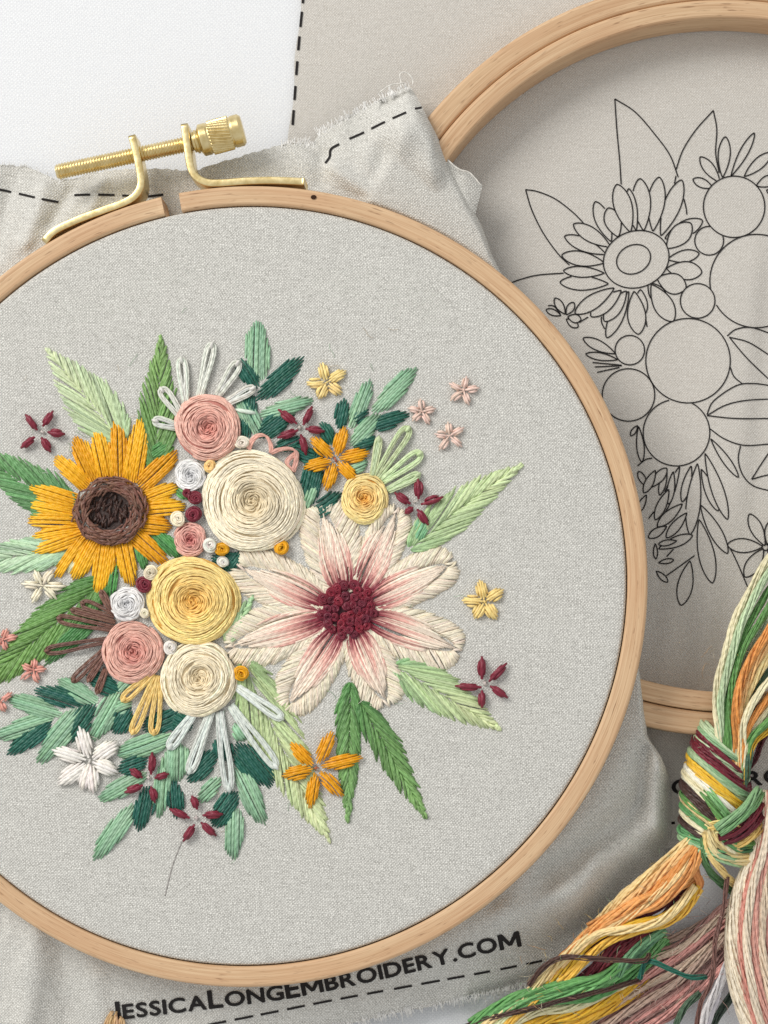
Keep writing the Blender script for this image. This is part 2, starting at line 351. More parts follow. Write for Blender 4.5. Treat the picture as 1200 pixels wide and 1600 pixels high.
letters(RUNS, [(808, 1268), (1064, 1240), (1450, 1196)], H2, 652, 'printed_lettering', cloth2)

# ------------------------------------------------------------------ hoops
def fitcircle(img, h=0.0, plane=P1):
    a = np.asarray(img, float); p = plane(a[:, 0], a[:, 1], h); M = np.c_[2*p[:, :2], np.ones(len(p))]; s = np.linalg.lstsq(M, (p[:, :2]**2).sum(1), rcond=None)[0]
    return s[:2], math.sqrt(s[2]+s[0]**2+s[1]**2)
def ring(name, centre, ex, ey, nz, profile, parent, a0=0.0, a1=2*math.pi, n=360, label=None):
    closed = abs(a1-a0-2*math.pi) < 1e-6; a = np.linspace(a0, a1, n, endpoint=not closed); pr_ = np.asarray(profile+[profile[0]], float)
    V = centre+(pr_[None, :, 0, None]*(np.cos(a)[:, None, None]*ex+np.sin(a)[:, None, None]*ey))+pr_[None, :, 1, None]*nz
    if closed: V = np.concatenate([V, V[:1]])
    t = np.zeros(V.shape); pl = np.concatenate([[0], np.cumsum(np.hypot(*np.diff(pr_, axis=0).T))]); aa = np.concatenate([a, [a1]]) if closed else a
    t[..., 0] = aa[:, None]*pr_[:, 0].max(); t[..., 1] = pl; t[..., 2] = random.random()*50
    mb = MB(); mb.grid(V, t=t)
    if not closed:
        m = len(pr_)-1; mb.ngon(range(m)); mb.ngon(range((n-1)*(m+1), (n-1)*(m+1)+m))
    o = mb.build(name, WOOD, parent, label=label); return o
def prof(r0, r1, z0, z1, b):
    q = []
    for cx, cz, s in ((r1-b, z1-b, 90), (r1-b, z0+b, 0), (r0+b, z0+b, -90), (r0+b, z1-b, -180)):
        for k in range(5):
            a = math.radians(s-90*k/4); q.append((cx+b*math.cos(a), cz+b*math.sin(a)))
    # flat faces get middle points so that the grain follows them
    return q
# far hoop, lying face down on the printed cloth
c2, r2o = fitcircle([(669, 184), (930, 0), (1115, 1149), (1010, 1136), (840, 34)], 72, P)
_, r2s = fitcircle([(1200, 2), (1100, 6), (1004, 1099), (1110, 1113), (700, 205)], 72, P)
hoop2 = empty('embroidery_hoop', (c2[0], c2[1], 4), 'empty wooden hoop seen from behind, lying on the printed outline pattern', 'embroidery hoop', 'wooden embroidery hoops')
X_, Y_, Z_ = np.eye(3); cc2 = np.array([c2[0], c2[1], 0])
ring('outer_ring', cc2, X_, Y_, Z_, prof(r2o-36, r2o, 6, 70, 6), hoop2)
ring('inner_ring', cc2, X_, Y_, Z_, prof(r2o-67, r2o-37.2, 6, 74, 5), hoop2)
# near hoop, tilted where it leans on the far one
ex1 = unit(np.array([1, 0, K1])); ey1 = Y_; nz1 = np.cross(ex1, ey1)
c1, r1 = fitcircle([(1018, 905), (400, 288), (280, 298), (740, 402), (362, 1536), (900, 560), (985, 1080), (880, 1315), (640, 1486), (150, 340)])
cen1 = np.array([c1[0], c1[1], Z1+K1*c1[0]])
hoop1 = empty('embroidery_hoop', cen1-60*nz1, 'wooden hoop with brass screw, stretched with the finished flower embroidery', 'embroidery hoop', 'wooden embroidery hoops')
RO, RI = r1, r1-30
ga = [math.atan2(*reversed((lambda q: (q @ ex1, q @ ey1))(P1(px, py)-cen1))) for px, py in ((254, 318), (281, 311))]
ring('outer_ring', cen1, ex1, ey1, nz1, prof(RI, RO, -60, 3, 5), hoop1, ga[0], ga[1]+2*math.pi, 400)
ring('inner_ring', cen1, ex1, ey1, nz1, prof(RI-30, RI-5, -58, -1.6, 3), hoop1)
mb = MB(); q = P1(490, 308, 4.4); a = np.linspace(0, 2*np.pi, 10, endpoint=False)
mb.add(np.array([q+np.array([4.5*math.cos(t), 3.5*math.sin(t), 0]) for t in a]), np.zeros((0, 4), int)); mb.ngon(range(10)); mb.build('wood_knot', GROOVE, hoop1)
def local(px, py, h=0.0): return P1(px, py, h)
def strip(pts, th, z0, z1, name):
    p = smooth_path(pts, 5.0); w3 = local(p[:, 0], p[:, 1], -2); d = unit(np.gradient(w3, axis=0)); sd = unit(np.cross(d, nz1)); b = 2.0; q = []
    for cx, cz, s in ((th/2-b, z1-b, 90), (th/2-b, z0+b, 0), (-th/2+b, z0+b, -90), (-th/2+b, z1-b, -180)):
        for k in range(4): a = math.radians(s-90*k/3); q.append((cx+b*math.cos(a), cz+b*math.sin(a)))
    q = np.array(q); V = w3[:, None]+q[None, :, 0, None]*sd[:, None]+q[None, :, 1, None]*nz1
    mb = MB(); mb.grid(V, wrap=True); m = len(q); mb.ngon(range(m)); mb.ngon(range((len(p)-1)*m, len(p)*m)); return mb.build(name, BRASS, hoop1)
strip([(69, 378), (85, 361), (120, 344), (160, 329), (193, 317), (211, 306), (220, 290), (219, 270), (213, 240), (206, 212)], 11.5, -44, 3, 'bracket')
strip([(476, 284), (430, 282), (385, 283), (345, 286), (322, 285), (306, 276), (298, 262), (293, 232), (288, 194)], 11.5, -44, 3, 'bracket')
def shaft(p0, p1, rf, nl, ns, name, cap=True):
    a, b = local(*p0, -20), local(*p1, -20); d = unit(b-a); L = np.linalg.norm(b-a); s1 = unit(np.cross(d, nz1)); s2 = np.cross(s1, d)
    u = np.linspace(0, 1, nl)[:, None]*L; ph = np.linspace(0, 2*np.pi, ns, endpoint=False)[None, :]; r = rf(u, ph, L)+0*u*ph
    V = a+u[..., None]*d+(r*np.cos(ph))[..., None]*s1+(r*np.sin(ph))[..., None]*s2
    mb = MB(); mb.grid(V, wrap=True); mb.ngon(range(ns)); mb.ngon(range((nl-1)*ns, nl*ns)); return mb.build(name, BRASS, hoop1)
shaft((88, 269), (312, 221), lambda u, ph, L: np.where(u < 3, 9.5+u*0.5, 10.6+2.2*np.abs(((u/4.6+ph/(2*np.pi)) % 1)*2-1)), 420, 20, 'screw')
def nutr(u, ph, L):
    t = u/L; r = np.where(t < 0.10, 16, np.where(t < 0.16, 16+(t-0.10)/0.06*8.5, 25.0)); r = np.where((t > 0.05) & (t < 0.10), 18.5, r)
    kn = (t > 0.34) & (t < 0.76); r = np.where(kn, 25.2+1.6*np.sin(30*ph+u*0.25), r)
    r = np.where((t > 0.31) & (t <= 0.34) | (t >= 0.76) & (t < 0.79), 23.8, r); return np.where(t > 0.95, 25-(t-0.95)/0.05*4, r)
nut = shaft((302, 223), (380, 202), nutr, 110, 180, 'thumb_nut')

# ------------------------------------------------------------------ embroidered cloth: taut disc and loose skirt in one sheet
OUT = [(394, 1640), (250, 1650), (80, 1690), (-150, 1600), (-320, 1350), (-400, 950), (-330, 560), (-150, 300), (-60, 262), (0, 257), (45, 261), (88, 281), (118, 279), (140, 270), (200, 264), (300, 268),
       (370, 246), (430, 229), (457, 223), (480, 225), (492, 226), (497, 207), (530, 190), (575, 165), (610, 148), (640, 134), (656, 160), (668, 184), (700, 250), (733, 317), (752, 352), (768, 398), (800, 465),
       (900, 620), (960, 780), (985, 912), (985, 1000), (1000, 1055), (1006, 1110), (1012, 1152), (1033, 1182), (1046, 1215), (1052, 1262), (1050, 1310), (1025, 1380), (960, 1470), (860, 1529), (740, 1556), (620, 1581), (500, 1608)]
IC = (394, 912)
oa = np.array([math.atan2(y-IC[1], x-IC[0]) for x, y in OUT]); orr = np.array([math.hypot(x-IC[0], y-IC[1]) for x, y in OUT]); o_ = np.argsort(oa); oa, orr = oa[o_], orr[o_]
def rout(a): return np.interp(a, np.concatenate([oa[-1:]-2*np.pi, oa, oa[:1]+2*np.pi]), np.concatenate([orr[-1:], orr, orr[:1]]))
def zplane(px, py): return P1(px, py)[..., 2]
def seg(px, py, a, b, wd):   # soft ridge along a segment
    a, b = np.array(a, float), np.array(b, float); d = b-a; t = np.clip(((px-a[0])*d[0]+(py-a[1])*d[1])/(d@d), 0, 1)
    return np.exp(-((px-a[0]-d[0]*t)**2+(py-a[1]-d[1]*t)**2)/(wd*wd))
RIDGES = [((520, 262), (640, 345), 14, 13), ((575, 215), (660, 330), 20, -10), ((640, 200), (720, 350), 24, 8), ((505, 245), (500, 290), 14, -9), ((1028, 1200), (1026, 1280), 22, 26), ((1022, 1300), (890, 1390), 34, 24), ((880, 1400), (790, 1430), 24, 14), ((1008, 1170), (1000, 1250), 12, -20), ((985, 1270), (860, 1360), 22, -16),
          ((960, 1290), (830, 1400), 22, -9), ((960, 1440), (800, 1490), 22, -8), ((60, 1440), (40, 1600), 24, 16), ((95, 1480), (110, 1600), 20, -10), ((150, 1530), (160, 1600), 18, 8), ((0, 1420), (-20, 1600), 16, -12),
          ((70, 290), (40, 380), 14, 10), ((110, 300), (80, 350), 11, -9), ((20, 280), (-10, 400), 12, -9), ((160, 285), (140, 330), 11, 8), ((700, 1530), (560, 1540), 26, -5), ((930, 1330), (905, 1400), 16, 8), ((600, 230), (610, 300), 12, -6)]
def Hs(px, py):
    px = np.asarray(px, float); py = np.asarray(py, float); dx, dy = px-IC[0], py-IC[1]; r = np.hypot(dx, dy); a = np.arctan2(dy, dx)
    zb = zplane(px, py)-62; t = sstep((r-628)/140.0)
    d2 = np.hypot(px-1128, py-557); rest = 12+72*sstep((690-d2)/95)
    up = sstep((px-480)/60)*sstep((320-py)/60)*sstep((700-px)/30); rest = rest+26*up
    z = zb*(1-t)+rest*t; am = 0.2+0.8*sstep((r-630)/80)
    z = z+am*(5.0*(0.6-np.abs(np.sin(a*17+0.7*np.sin(r*0.02+a*5))))+3.2*(0.6-np.abs(np.sin(a*39+2.0*np.sin(a*9)+r*0.012)))+1.6*np.sin(a*83+r*0.05)+1.0*np.sin(a*31-r*0.09))*(0.65+0.35*np.sin(a*11+2))
    rim = sstep((618-d2)/22)*sstep((r-616)/10)
    for p, q, wd, h in RIDGES: z = z+h*seg(px, py, p, q, wd)*sstep((r-615)/25)
    z = np.maximum(z, 85*rim+z*(1-rim)); return 8+np.maximum(z-8, 0.15*(z-8))
NA = 900; th = np.linspace(-np.pi, np.pi, NA, endpoint=False)
rp = [(0.01, 0.0)]+[(r, 0.0) for r in np.linspace(20, RI-22, 30)]+[(RI-12, -0.2), (RI-6, -0.6), (RI-3.4, -1.8), (RI-1.8, -4.5), (RI-1.2, -9), (RI-1.2, -30), (RI-2.0, -56), (RI+2, -61)]
cth, sth = np.cos(th)[:, None], np.sin(th)[:, None]
rows = [cen1+r*(cth*ex1-sth*ey1)+h*nz1 for r, h in rp]
last = rows[-1]; lx, ly = proj(last); la = np.arctan2(ly-IC[1], lx-IC[0]); lr = np.hypot(lx-IC[0], ly-IC[1]); ro = np.maximum(rout(la), lr+6)
deg = np.degrees(la); fold = ((deg > 2) & (deg < 62)) | ((deg > -75) & (deg < -50)); jag = np.where(fold, 0, 1.0*np.sin(np.arange(NA)*1.9)+0.8*rng.standard_normal(NA)); ns = 52
for k in range(1, ns+1):
    u = (k/ns)**1.25; rr = lr+(ro+jag*(u > 0.98)-lr)*u; qx, qy = IC[0]+rr*np.cos(la), IC[1]+rr*np.sin(la); z = Hs(qx, qy); z = np.where(fold, np.maximum(3.0, z-26*max(0, (u-0.86)/0.14)**2.2), z); bl = sstep((rr-lr)/14); zz = last[:, 2]*(1-bl)+z*bl; rows.append(P(qx, qy, zz))
mb = MB(); mb.grid(np.stack(rows), wrap=True)
cloth = mb.build('embroidered_cloth', LIN1, label='grey linen stretched in the near hoop and sewn with a colourful flower bouquet', cat='cloth')
for q in ([(-10, 294), (27, 302), (66, 311), (109, 319)], [(113, 305), (140, 304), (185, 305), (225, 307), (264, 303)], [(430, 269), (457, 259)], [(468, 259), (494, 260)], [(543, 218), (568, 207), (602, 190), (640, 173)], [(322, 1602), (420, 1583), (520, 1563), (700, 1530), (790, 1513), (900, 1490)]):
    dashes(cloth, q, 26 if q[0][1] < 1000 else 28, 11 if q[0][1] < 1000 else 14, 3.4, Hs)
for q in ([(508, 255), (515, 245), (517, 233), (530, 225)], [(648, 170), (659, 168)]): mb = MB(); ribbon(mb, smooth_path(q, 2.0), 3.6, Hs); mb.build('printed_dash', INK, cloth)
letters(RUNS, [(176, 1594), (335, 1575), (437, 1562), (507, 1549), (600, 1529), (688, 1508), (748, 1492), (830, 1475)], Hs, 650, 'printed_lettering', cloth)
def fringe_on(path, n, ln, outward, Hf, parent, col=(236, 235, 232)):
    p = smooth_path(path, 2.0); mb = MB()
    for _ in range(n):
        i = random.random()*(len(p)-1.01); b = p[int(i)]*(1-i % 1)+p[int(i)+1]*(i % 1); d = np.array(outward)+rng.normal(0, 0.25, 2); l = ln*random.uniform(0.5, 1.2)
        u = np.linspace(-0.5, 1, 5); q = b+d*l*u[:, None]+np.outer(np.sin(u*2), rng.normal(0, 1.5, 2)); z = Hf(q[:, 0], q[:, 1])+1.0+u*2
        mb.tube(P(q[:, 0], q[:, 1], z), 0.6, lin(col), 1, 4)
    mb.build('frayed_fringe', FLOSS, parent, kind='stuff')
fringe_on([(496, 209), (530, 190), (575, 165), (610, 148), (640, 134)], 120, 7, (-0.45, -0.9), Hs, cloth)
fringe_on([(440, 227), (457, 223), (480, 225), (492, 226)], 40, 7, (0, -1), Hs, cloth)
fringe_on([(880, 1524), (740, 1556), (620, 1581), (500, 1608)], 260, 10, (0.25, 1), Hs, cloth)
fringe_on([(-20, 258), (45, 261), (88, 281), (118, 279)], 40, 4, (0.1, -1), Hs, cloth)
mb = MB()
for q, z in (([(592, 145), (610, 133), (632, 130)], 75), ([(627, 130), (625, 116), (634, 113), (644, 122), (645, 133)], 80), ([(700, 250), (716, 264), (734, 270), (752, 290)], 88)):
    p = smooth_path(q, 3.0); mb.tube(P(p[:, 0], p[:, 1], z), 1.1, lin((225, 222, 215)), 1, 5)
mb.build('loose_yarn', FLOSS, cloth)
# small folded corner of the skirt peeking out beside the flap
u = np.linspace(0, 1, 14)[:, None]; e0 = smooth_path([(690, 240), (716, 262), (735, 271), (754, 290)], 5); e1 = smooth_path([(700, 300), (715, 330), (730, 345), (742, 338)], 5)
k = np.linspace(0, 1, 20); e0 = np.stack([np.interp(k, np.linspace(0, 1, len(e0)), e0[:, i]) for i in (0, 1)], -1); e1 = np.stack([np.interp(k, np.linspace(0, 1, len(e1)), e1[:, i]) for i in (0, 1)], -1)
V = e0[None]*(1-u[..., None])+e1[None]*u[..., None]; mb = MB(); mb.grid(P(V[..., 0], V[..., 1], 76+6*np.sin(V[..., 0]*0.08)-u*14)); mb.build('folded_corner', LIN1, cloth)

# ------------------------------------------------------------------ stitches
def jit(c, s=0.07): c = np.asarray(c, float); return np.clip(c*(1+random.gauss(0, s))*(1+rng.normal(0, s*0.25, 3)), 0, 1)
def stitch(mb, a, b, w, ca, cb=None, h=1.2, arch=2.0, n=7, bend=0.0, sides=6, taper=0.55):
    a, b = np.asarray(a, float), np.asarray(b, float); u = np.linspace(0, 1, n); d = b-a; L = max(np.hypot(*d), 1e-3); nr = np.array([-d[1], d[0]])/L
    s = np.sin(np.pi*u); q = a+d*u[:, None]+nr*(bend*s)[:, None]; hh = h+arch*s**0.6-(1-s**0.5)*min(h+2.2, 3.0)
    r = w/2*(taper+(1-taper)*s**0.5); cb = ca if cb is None else cb
    mb.tube(P1(q[:, 0], q[:, 1], hh), r, np.asarray(ca)*(1-u[:, None])+np.asarray(cb)*u[:, None], 0.85, sides)
def leaf_axis(base, tip, bend):
    B_, T_ = np.asarray(base, float), np.asarray(tip, float); d = T_-B_; L = np.hypot(*d); ax = d/L; nr = np.array([-ax[1], ax[0]])
    return L, nr, lambda t: B_+d*t+nr*bend*math.sin(math.pi*min(max(t, 0), 1))
def fishbone(base, tip, wl, wr, cb, ct_, ce=None, w=4.8, h=0.8, bend=0, name='leaf', label=None, dense=0.74, slant=2.7):
    mb = MB(); L, nr, m = leaf_axis(base, tip, bend); cb, ct_ = lin(cb), lin(ct_); ce = None if ce is None else lin(ce)
    f = lambda t: math.sin(math.pi*min(max(t, 0.0), 1.0)**0.72)**0.75
    n = int(L/(w*dense)); items = []
    for i in range(n+1):
        for sd, W_ in ((1, wl), (-1, wr)):
            te = 0.06+0.96*i/n; fw = f(te)*W_*random.uniform(0.86, 1.08); e = m(te)+nr*sd*fw+rng.normal(0, 1.3, 2); ti = te-slant*fw/L-0.05
            inn = m(max(ti, 0.0))+nr*sd*random.uniform(-2.0, 1.0) if ti >= 0 else m(0)+nr*sd*(-ti)*W_*0.5; c = cb*(1-te)+ct_*te
            tn = random.choice((1, 1, 1.12, 0.86, 0.70)); items.append((inn, e, jit(c*tn, 0.08), jit((c if ce is None else c*0.45+ce*0.55)*tn, 0.08)))
    for k, (i_, e, c0, c1_) in enumerate(items): stitch(mb, i_, e, w*random.uniform(0.75, 1.1), c0, c1_, h+random.uniform(-0.5, 0.9), 2.0, 7, random.gauss(0, 1.3))
    return mb.build(name, FLOSS, cloth, label=label)
def satin_into(mb, base, tip, hw, col, w=4.0, h=1.2, skew=0.15, plump=1.5, pw=0.6, col2=None, nmin=2, var=0.13, t0=0.0, endjit=0.03, flat=False):
    B_, T_ = np.asarray(base, float), np.asarray(tip, float); d = T_-B_; L = np.hypot(*d); nr = np.array([-d[1], d[0]])/L; n = max(nmin, int(round(2*hw/(w*0.82))))
    for i in range(n):
        s = -1+2*(i+0.5)/n; k = math.asin(min(1, abs(s)**(1/pw)))/math.pi; a0 = k*0.9+random.uniform(-endjit, endjit)+skew*s*0.5*abs(s); a1 = 1-k*0.9+random.uniform(-endjit, endjit)+skew*s*0.5*abs(s)
        if flat: a0 = random.uniform(0, 0.06)+0.10*abs(s)
        a0 = max(a0, t0); off = nr*s*hw
        if a1-a0 < 0.12: a0, a1 = 0.4+skew*s*0.5, 0.6+skew*s*0.5
        cen = 1.0; c0 = jit(col, var); c1_ = c0 if col2 is None else jit(col2, var)
        stitch(mb, B_+d*a0+off*cen, B_+d*a1+off*cen, w*random.uniform(0.9, 1.15), c0, c1_, h+plump*(1-s*s), 2.0, 7, random.gauss(0, 0.8))
def satin(base, tip, hw, col, w=4.0, h=1.2, skew=None, name='leaf', label=None, col2=None):
    mb = MB(); satin_into(mb, base, tip, hw, lin(col), w, h, random.choice((-0.2, 0.2)) if skew is None else skew, endjit=0.03, col2=None if col2 is None else lin(col2)); return mb.build(name, FLOSS, cloth, label=label)
def rose(cx, cy, R, cin, cout, label, pitch=5.4, H=None, h0=2.0, spokes=5, name='woven_rose', ply=4):
    mb = MB(); H = H or R*0.24; cin, cout = lin(cin), lin(cout); ph = random.random()*6.283; turns = (R-2)/pitch; span = 2*np.pi/2.5
    dome = lambda t: H*pw_(1-np.clip(t, 0, 1)**3.0, 0.5)*(0.35+0.65*sstep(np.asarray(t)/0.42))
    for i in range(int(turns*2.5)+1):                      # one pass over a spoke after the other, round and round
        a_mid = ph+i*span; rm = 1.5+(R-4.5)*(i+0.5)/(turns*2.5)+random.gauss(0, min(1.5, 0.3+R*0.018)); ext = span*random.uniform(0.44, 0.54); tilt = random.gauss(0, min(2.2, R*0.035)); n = 13 if rm > 12 else 9
        u = np.linspace(-1, 1, n); a = a_mid+u*ext; k = np.cos(u*np.pi/2); tone = 1+random.gauss(0, 0.06)
        for p in range(ply):
            o = (p-(ply-1)/2)*pitch*0.46+random.gauss(0, 0.4); r = np.clip(rm+pitch*1.2*(a-a_mid)/(2*np.pi)+o*(0.22+0.78*k), 0.4, R-0.8)*(1-0.035*(1-k)+0.02*k)*(1+0.022*np.sin(2*a+ph)+0.016*np.sin(3*a+2*ph))+tilt*u+0.6*np.sin(u*4.5+p*2+i); r = np.abs(r)+0.3; t = r/R
            c = (cin*(1-np.clip(t*1.5-0.1, 0, 1))[:, None]+cout*np.clip(t*1.5-0.1, 0, 1)[:, None])*tone*(1+random.gauss(0, 0.08))
            z = h0+dome(t)+0.55*np.sin(u*8+p*2.1+i*1.3)+(0.6+0.4*min(1, R/50))*(6.2*pw_(k, 0.8)-4.2-1.1*(abs(p-(ply-1)/2)/2)**2)+random.gauss(0, 0.2)
            mb.tube(P1(cx+r*np.cos(a), cy+r*np.sin(a), z), pitch*0.275*(0.70+0.30*k), np.clip(c, 0, 1), 0.9, 5)
    for q_ in range(5):                                     # loose last wraps along the rim
        a0 = random.random()*6.283; a = np.linspace(a0, a0+random.uniform(0.9, 1.5), 15); k = np.sin(np.linspace(0, np.pi, 15)); tl = random.gauss(0, 0.05)
        for o in (-1.3, 0, 1.3):
            r = R*(0.90+0.05*k+tl*np.linspace(-1, 1, 15))*(1+0.022*np.sin(2*a+ph))+o; r = np.minimum(r, R-0.6); mb.tube(P1(cx+r*np.cos(a), cy+r*np.sin(a), h0+dome(r/R)-1.5+4.0*pw_(k, 0.8)-0.3*abs(o)), 1.15*(0.6+0.4*k)*min(1.2, R/45+0.3), jit(cout, 0.07), 0.95, 5)
    ar = np.linspace(0.02, R-2.5, 8); aa = np.linspace(0, 2*np.pi, 24, endpoint=False); G = P1(cx+ar[:, None]*np.cos(aa), cy+ar[:, None]*np.sin(aa), (h0-1.0+dome(ar/R)*0.96)[:, None]+0*aa)
    mb.grid(G, cin*0.85, wrap=True); return mb.build(name, FLOSS, cloth, label=label)
def knot(cx, cy, R, col, label=None, parent=None, h0=1.0, name='french_knot'):
    mb = MB(); c = lin(col); ph = random.random()*6.28; n = 52; sp = random.choice((1, -1)); ex, ey = random.uniform(0.88, 1.08), random.uniform(0.88, 1.08)
    for r0, z0, tr, t0, dx in ((0.66, 0.26, 0.32, 0.0, 0.0), (0.50, 0.52, 0.30, 2.2, 0.06), (0.34, 0.70, 0.22, 4.1, 0.14)):       # coils stacked on each other, open in the middle
        a = sp*np.linspace(0, 2*np.pi*(1.05 if dx < 0.1 else 0.8), 26)+ph+t0; u = np.linspace(0, 1, 26); r = R*(r0-0.12*u)*(1+0.07*np.sin(2*a+ph)); z = h0+R*(z0+0.12*u+0.07*np.sin(a+t0)); ox, oy = dx*R*math.cos(ph), dx*R*math.sin(ph)
        for o in (-0.12, 0.12):
            rr = r+o*R; mb.tube(P1(cx+ox+ex*rr*np.cos(a), cy+oy+ey*rr*np.sin(a), z-abs(o)*R*0.4+o*R*0.15), R*tr*0.56*(1-0.35*np.abs(2*u-1)**4), jit(c, 0.10), 1.0, 6)
    ar = np.linspace(0.02, R*0.6, 4); aa = np.linspace(0, 2*np.pi, 12, endpoint=False); mb.grid(P1(cx+ar[:, None]*np.cos(aa), cy+ar[:, None]*np.sin(aa), (h0+R*0.4*np.sqrt(np.maximum(0, 1-(ar/R)**2)))[:, None]+0*aa), c*0.8, wrap=True)
    return mb.build(name, FLOSS, parent or cloth, label=label)
def loop(base, tip, hw, col, w=6.5, h=4.0, name='loop_stitch', label=None, side=0.0):
    mb = MB(); B_, T_ = np.asarray(base, float), np.asarray(tip, float); d = T_-B_; L = np.hypot(*d); ax = d/L; nr = np.array([-ax[1], ax[0]]); c = lin(col); w = w*1.18; hw = max(hw-w*0.55, 1.5)
    t = np.linspace(-1, 1, 41); al = 1-np.abs(t)**1.15; lat = hw*np.sign(t)*(0.30+0.70*pw_(al, 0.9))*pw_(1-pw_(al, 7), 0.5); lat[20] = 0
    hh = h+3.0*np.sin(np.pi*np.clip(al, 0, 1))**0.6-2.5*(1-al)**6; q = B_+ax*(al*L)[:, None]+nr*(lat+side*np.sin(np.pi*al))[:, None]
    dq = unit(np.gradient(q, axis=0)); nq = np.stack([-dq[:, 1], dq[:, 0]], -1)
    for k, (o1, dz) in enumerate(((-0.34, -0.3), (-0.12, 0.7), (0.12, 0.6), (0.34, -0.3), (0.0, -0.8))):
        q2 = q+nq*(o1*w)+nq*(0.6*np.sin(np.linspace(0, L*0.11, 41)+k*2.4))[:, None]; mb.tube(P1(q2[:, 0], q2[:, 1], hh+dz), w*0.17, jit(c, 0.09), 1.0, 6)
    stitch(mb, T_-ax*w*0.8, T_+ax*w*0.45, w*0.7, jit(c, 0.05), h=h+1.5, arch=2.5)
    return mb.build(name, FLOSS, cloth, label=label)
def star(centre, stitches, hw, col, label, group=None, w=4.2, cc=None, h=3.0, name='star_flower', plump=2.5, inner=None, n=None):
    mb = MB(); c = lin(col); cx, cy = centre
    for k in range(3): a = random.random()*6.28; stitch(mb, (cx-4*math.cos(a), cy-4*math.sin(a)), (cx+4*math.cos(a), cy+4*math.sin(a)), 2.2, jit(lin(cc or col)), h=h-1.4, arch=1.5)
    root = mb.build(name, FLOSS, cloth, label=label)
    for s in stitches:
        a, b = (s[0:2], s[2:4]) if len(s) == 4 else ((cx+(s[0]-cx)*0.10, cy+(s[1]-cy)*0.10), s)
        m2 = MB(); satin_into(m2, a, b, hw*random.uniform(0.92, 1.08), c, w, h, 0.05, plump, 0.8, nmin=3, var=0.05, endjit=0.015); m2.build('petal', FLOSS, root)
    return root

PALE, PALE2, MINT, MINTD, GRN, GRNL, DARK = (214, 222, 180), (172, 206, 168), (150, 196, 166), (120, 172, 142), (92, 146, 86), (138, 184, 122), (34, 92, 78)
BURG, MUST, GOLD, CREAM, PINK, YEL = (118, 36, 52), (222, 160, 28), (232, 178, 52), (228, 216, 190), (226, 158, 140), (240, 208, 128)
# big shaded leaves
fishbone((192, 692), (74, 546), 42, 40, (150, 186, 134), PALE, (198, 216, 180), label='pale green fishbone leaf above the sunflower')
fishbone((243, 735), (252, 527), 31, 31, (84, 128, 70), (136, 172, 104), label='mid green fishbone leaf beside the white loops')
fishbone((118, 802), (-48, 705), 38, 36, (62, 112, 66), (104, 150, 96), (120, 166, 112), label='deep green leaf left of the sunflower')
fishbone((110, 858), (-60, 882), 30, 28, (150, 192, 156), (206, 224, 194), (172, 206, 168), label='pale mint leaf below the sunflower at the left')
fishbone((165, 905), (-40, 1082), 36, 40, (72, 122, 62), (124, 164, 90), label='long green leaf pointing down to the left edge')
satin((160, 950), (70, 1040), 15, (80, 138, 78)); satin((236, 828), (284, 872), 14, (84, 150, 84)); satin((276, 762), (300, 780), 9, (96, 158, 92))
satin((180, 872), (171, 936), 9, (84, 146, 80)); satin((214, 846), (226, 892), 8, (92, 150, 86)); satin((232, 715), (268, 690), 12, (92, 146, 84)); satin((105, 895), (122, 870), 6, (220, 222, 180))
fishbone((640, 858), (814, 728), 30, 34, (138, 182, 130), (212, 224, 176), (196, 214, 164), bend=-4, label='pale green leaf pointing up right above the open flower')
fishbone((616, 1040), (780, 1139), 34, 36, (132, 178, 126), (212, 222, 172), label='pale green leaf pointing down right below the open flower')
fishbone((562, 1096), (665, 1277), 22, 24, (70, 120, 66), (132, 170, 104), label='deep green leaf pointing down below the open flower')
fishbone((548, 1066), (543, 1281), 21, 19, (76, 128, 70), (132, 172, 108), label='narrow green leaf behind the lower mustard flower')
fishbone((380, 1030), (513, 1312), 44, 42, (122, 166, 106), (216, 224, 178), (198, 210, 158), bend=4, label='large pale green leaf under the lower mustard flower')
fishbone((352, 1002), (396, 930), 11, 11, (196, 216, 168), (170, 206, 160)); satin((648, 846), (668, 806), 12, (128, 182, 140))
# slim mint and dark leaves
for b, t, hw in (((402, 607), (372, 560), 12), ((398, 626), (476, 559), 14), ((400, 682), (462, 636), 16), ((384, 690), (388, 610), 14), ((428, 704), (472, 683), 8), ((476, 795), (500, 695), 15), ((484, 806), (534, 770), 11), ((450, 700), (505, 720), 10),
                 ((529, 672), (540, 622), 10), ((575, 668), (640, 648), 10), ((552, 698), (590, 686), 9), ((520, 695), (501, 660), 9), ((548, 660), (576, 640), 8),
                 ((138, 1102), (53, 1076), 14), ((82, 1124), (12, 1181), 13), ((148, 1098), (104, 1162), 14), ((204, 1104), (177, 1147), 14), ((190, 1080), (134, 1056), 13), ((288, 1112), (222, 1142), 15), ((232, 1186), (184, 1204), 14), ((232, 1226), (218, 1299), 14),
                 ((271, 1216), (276, 1279), 12), ((340, 1174), (292, 1220), 14), ((372, 1236), (331, 1292), 15), ((368, 1160), (426, 1230), 20), ((300, 1140), (262, 1118), 14), ((330, 872), (378, 880), 12), ((352, 892), (376, 862), 9), ((345, 1150), (352, 1190), 14)):
    satin(b, t, hw+2, DARK, 4.6, 0.8)
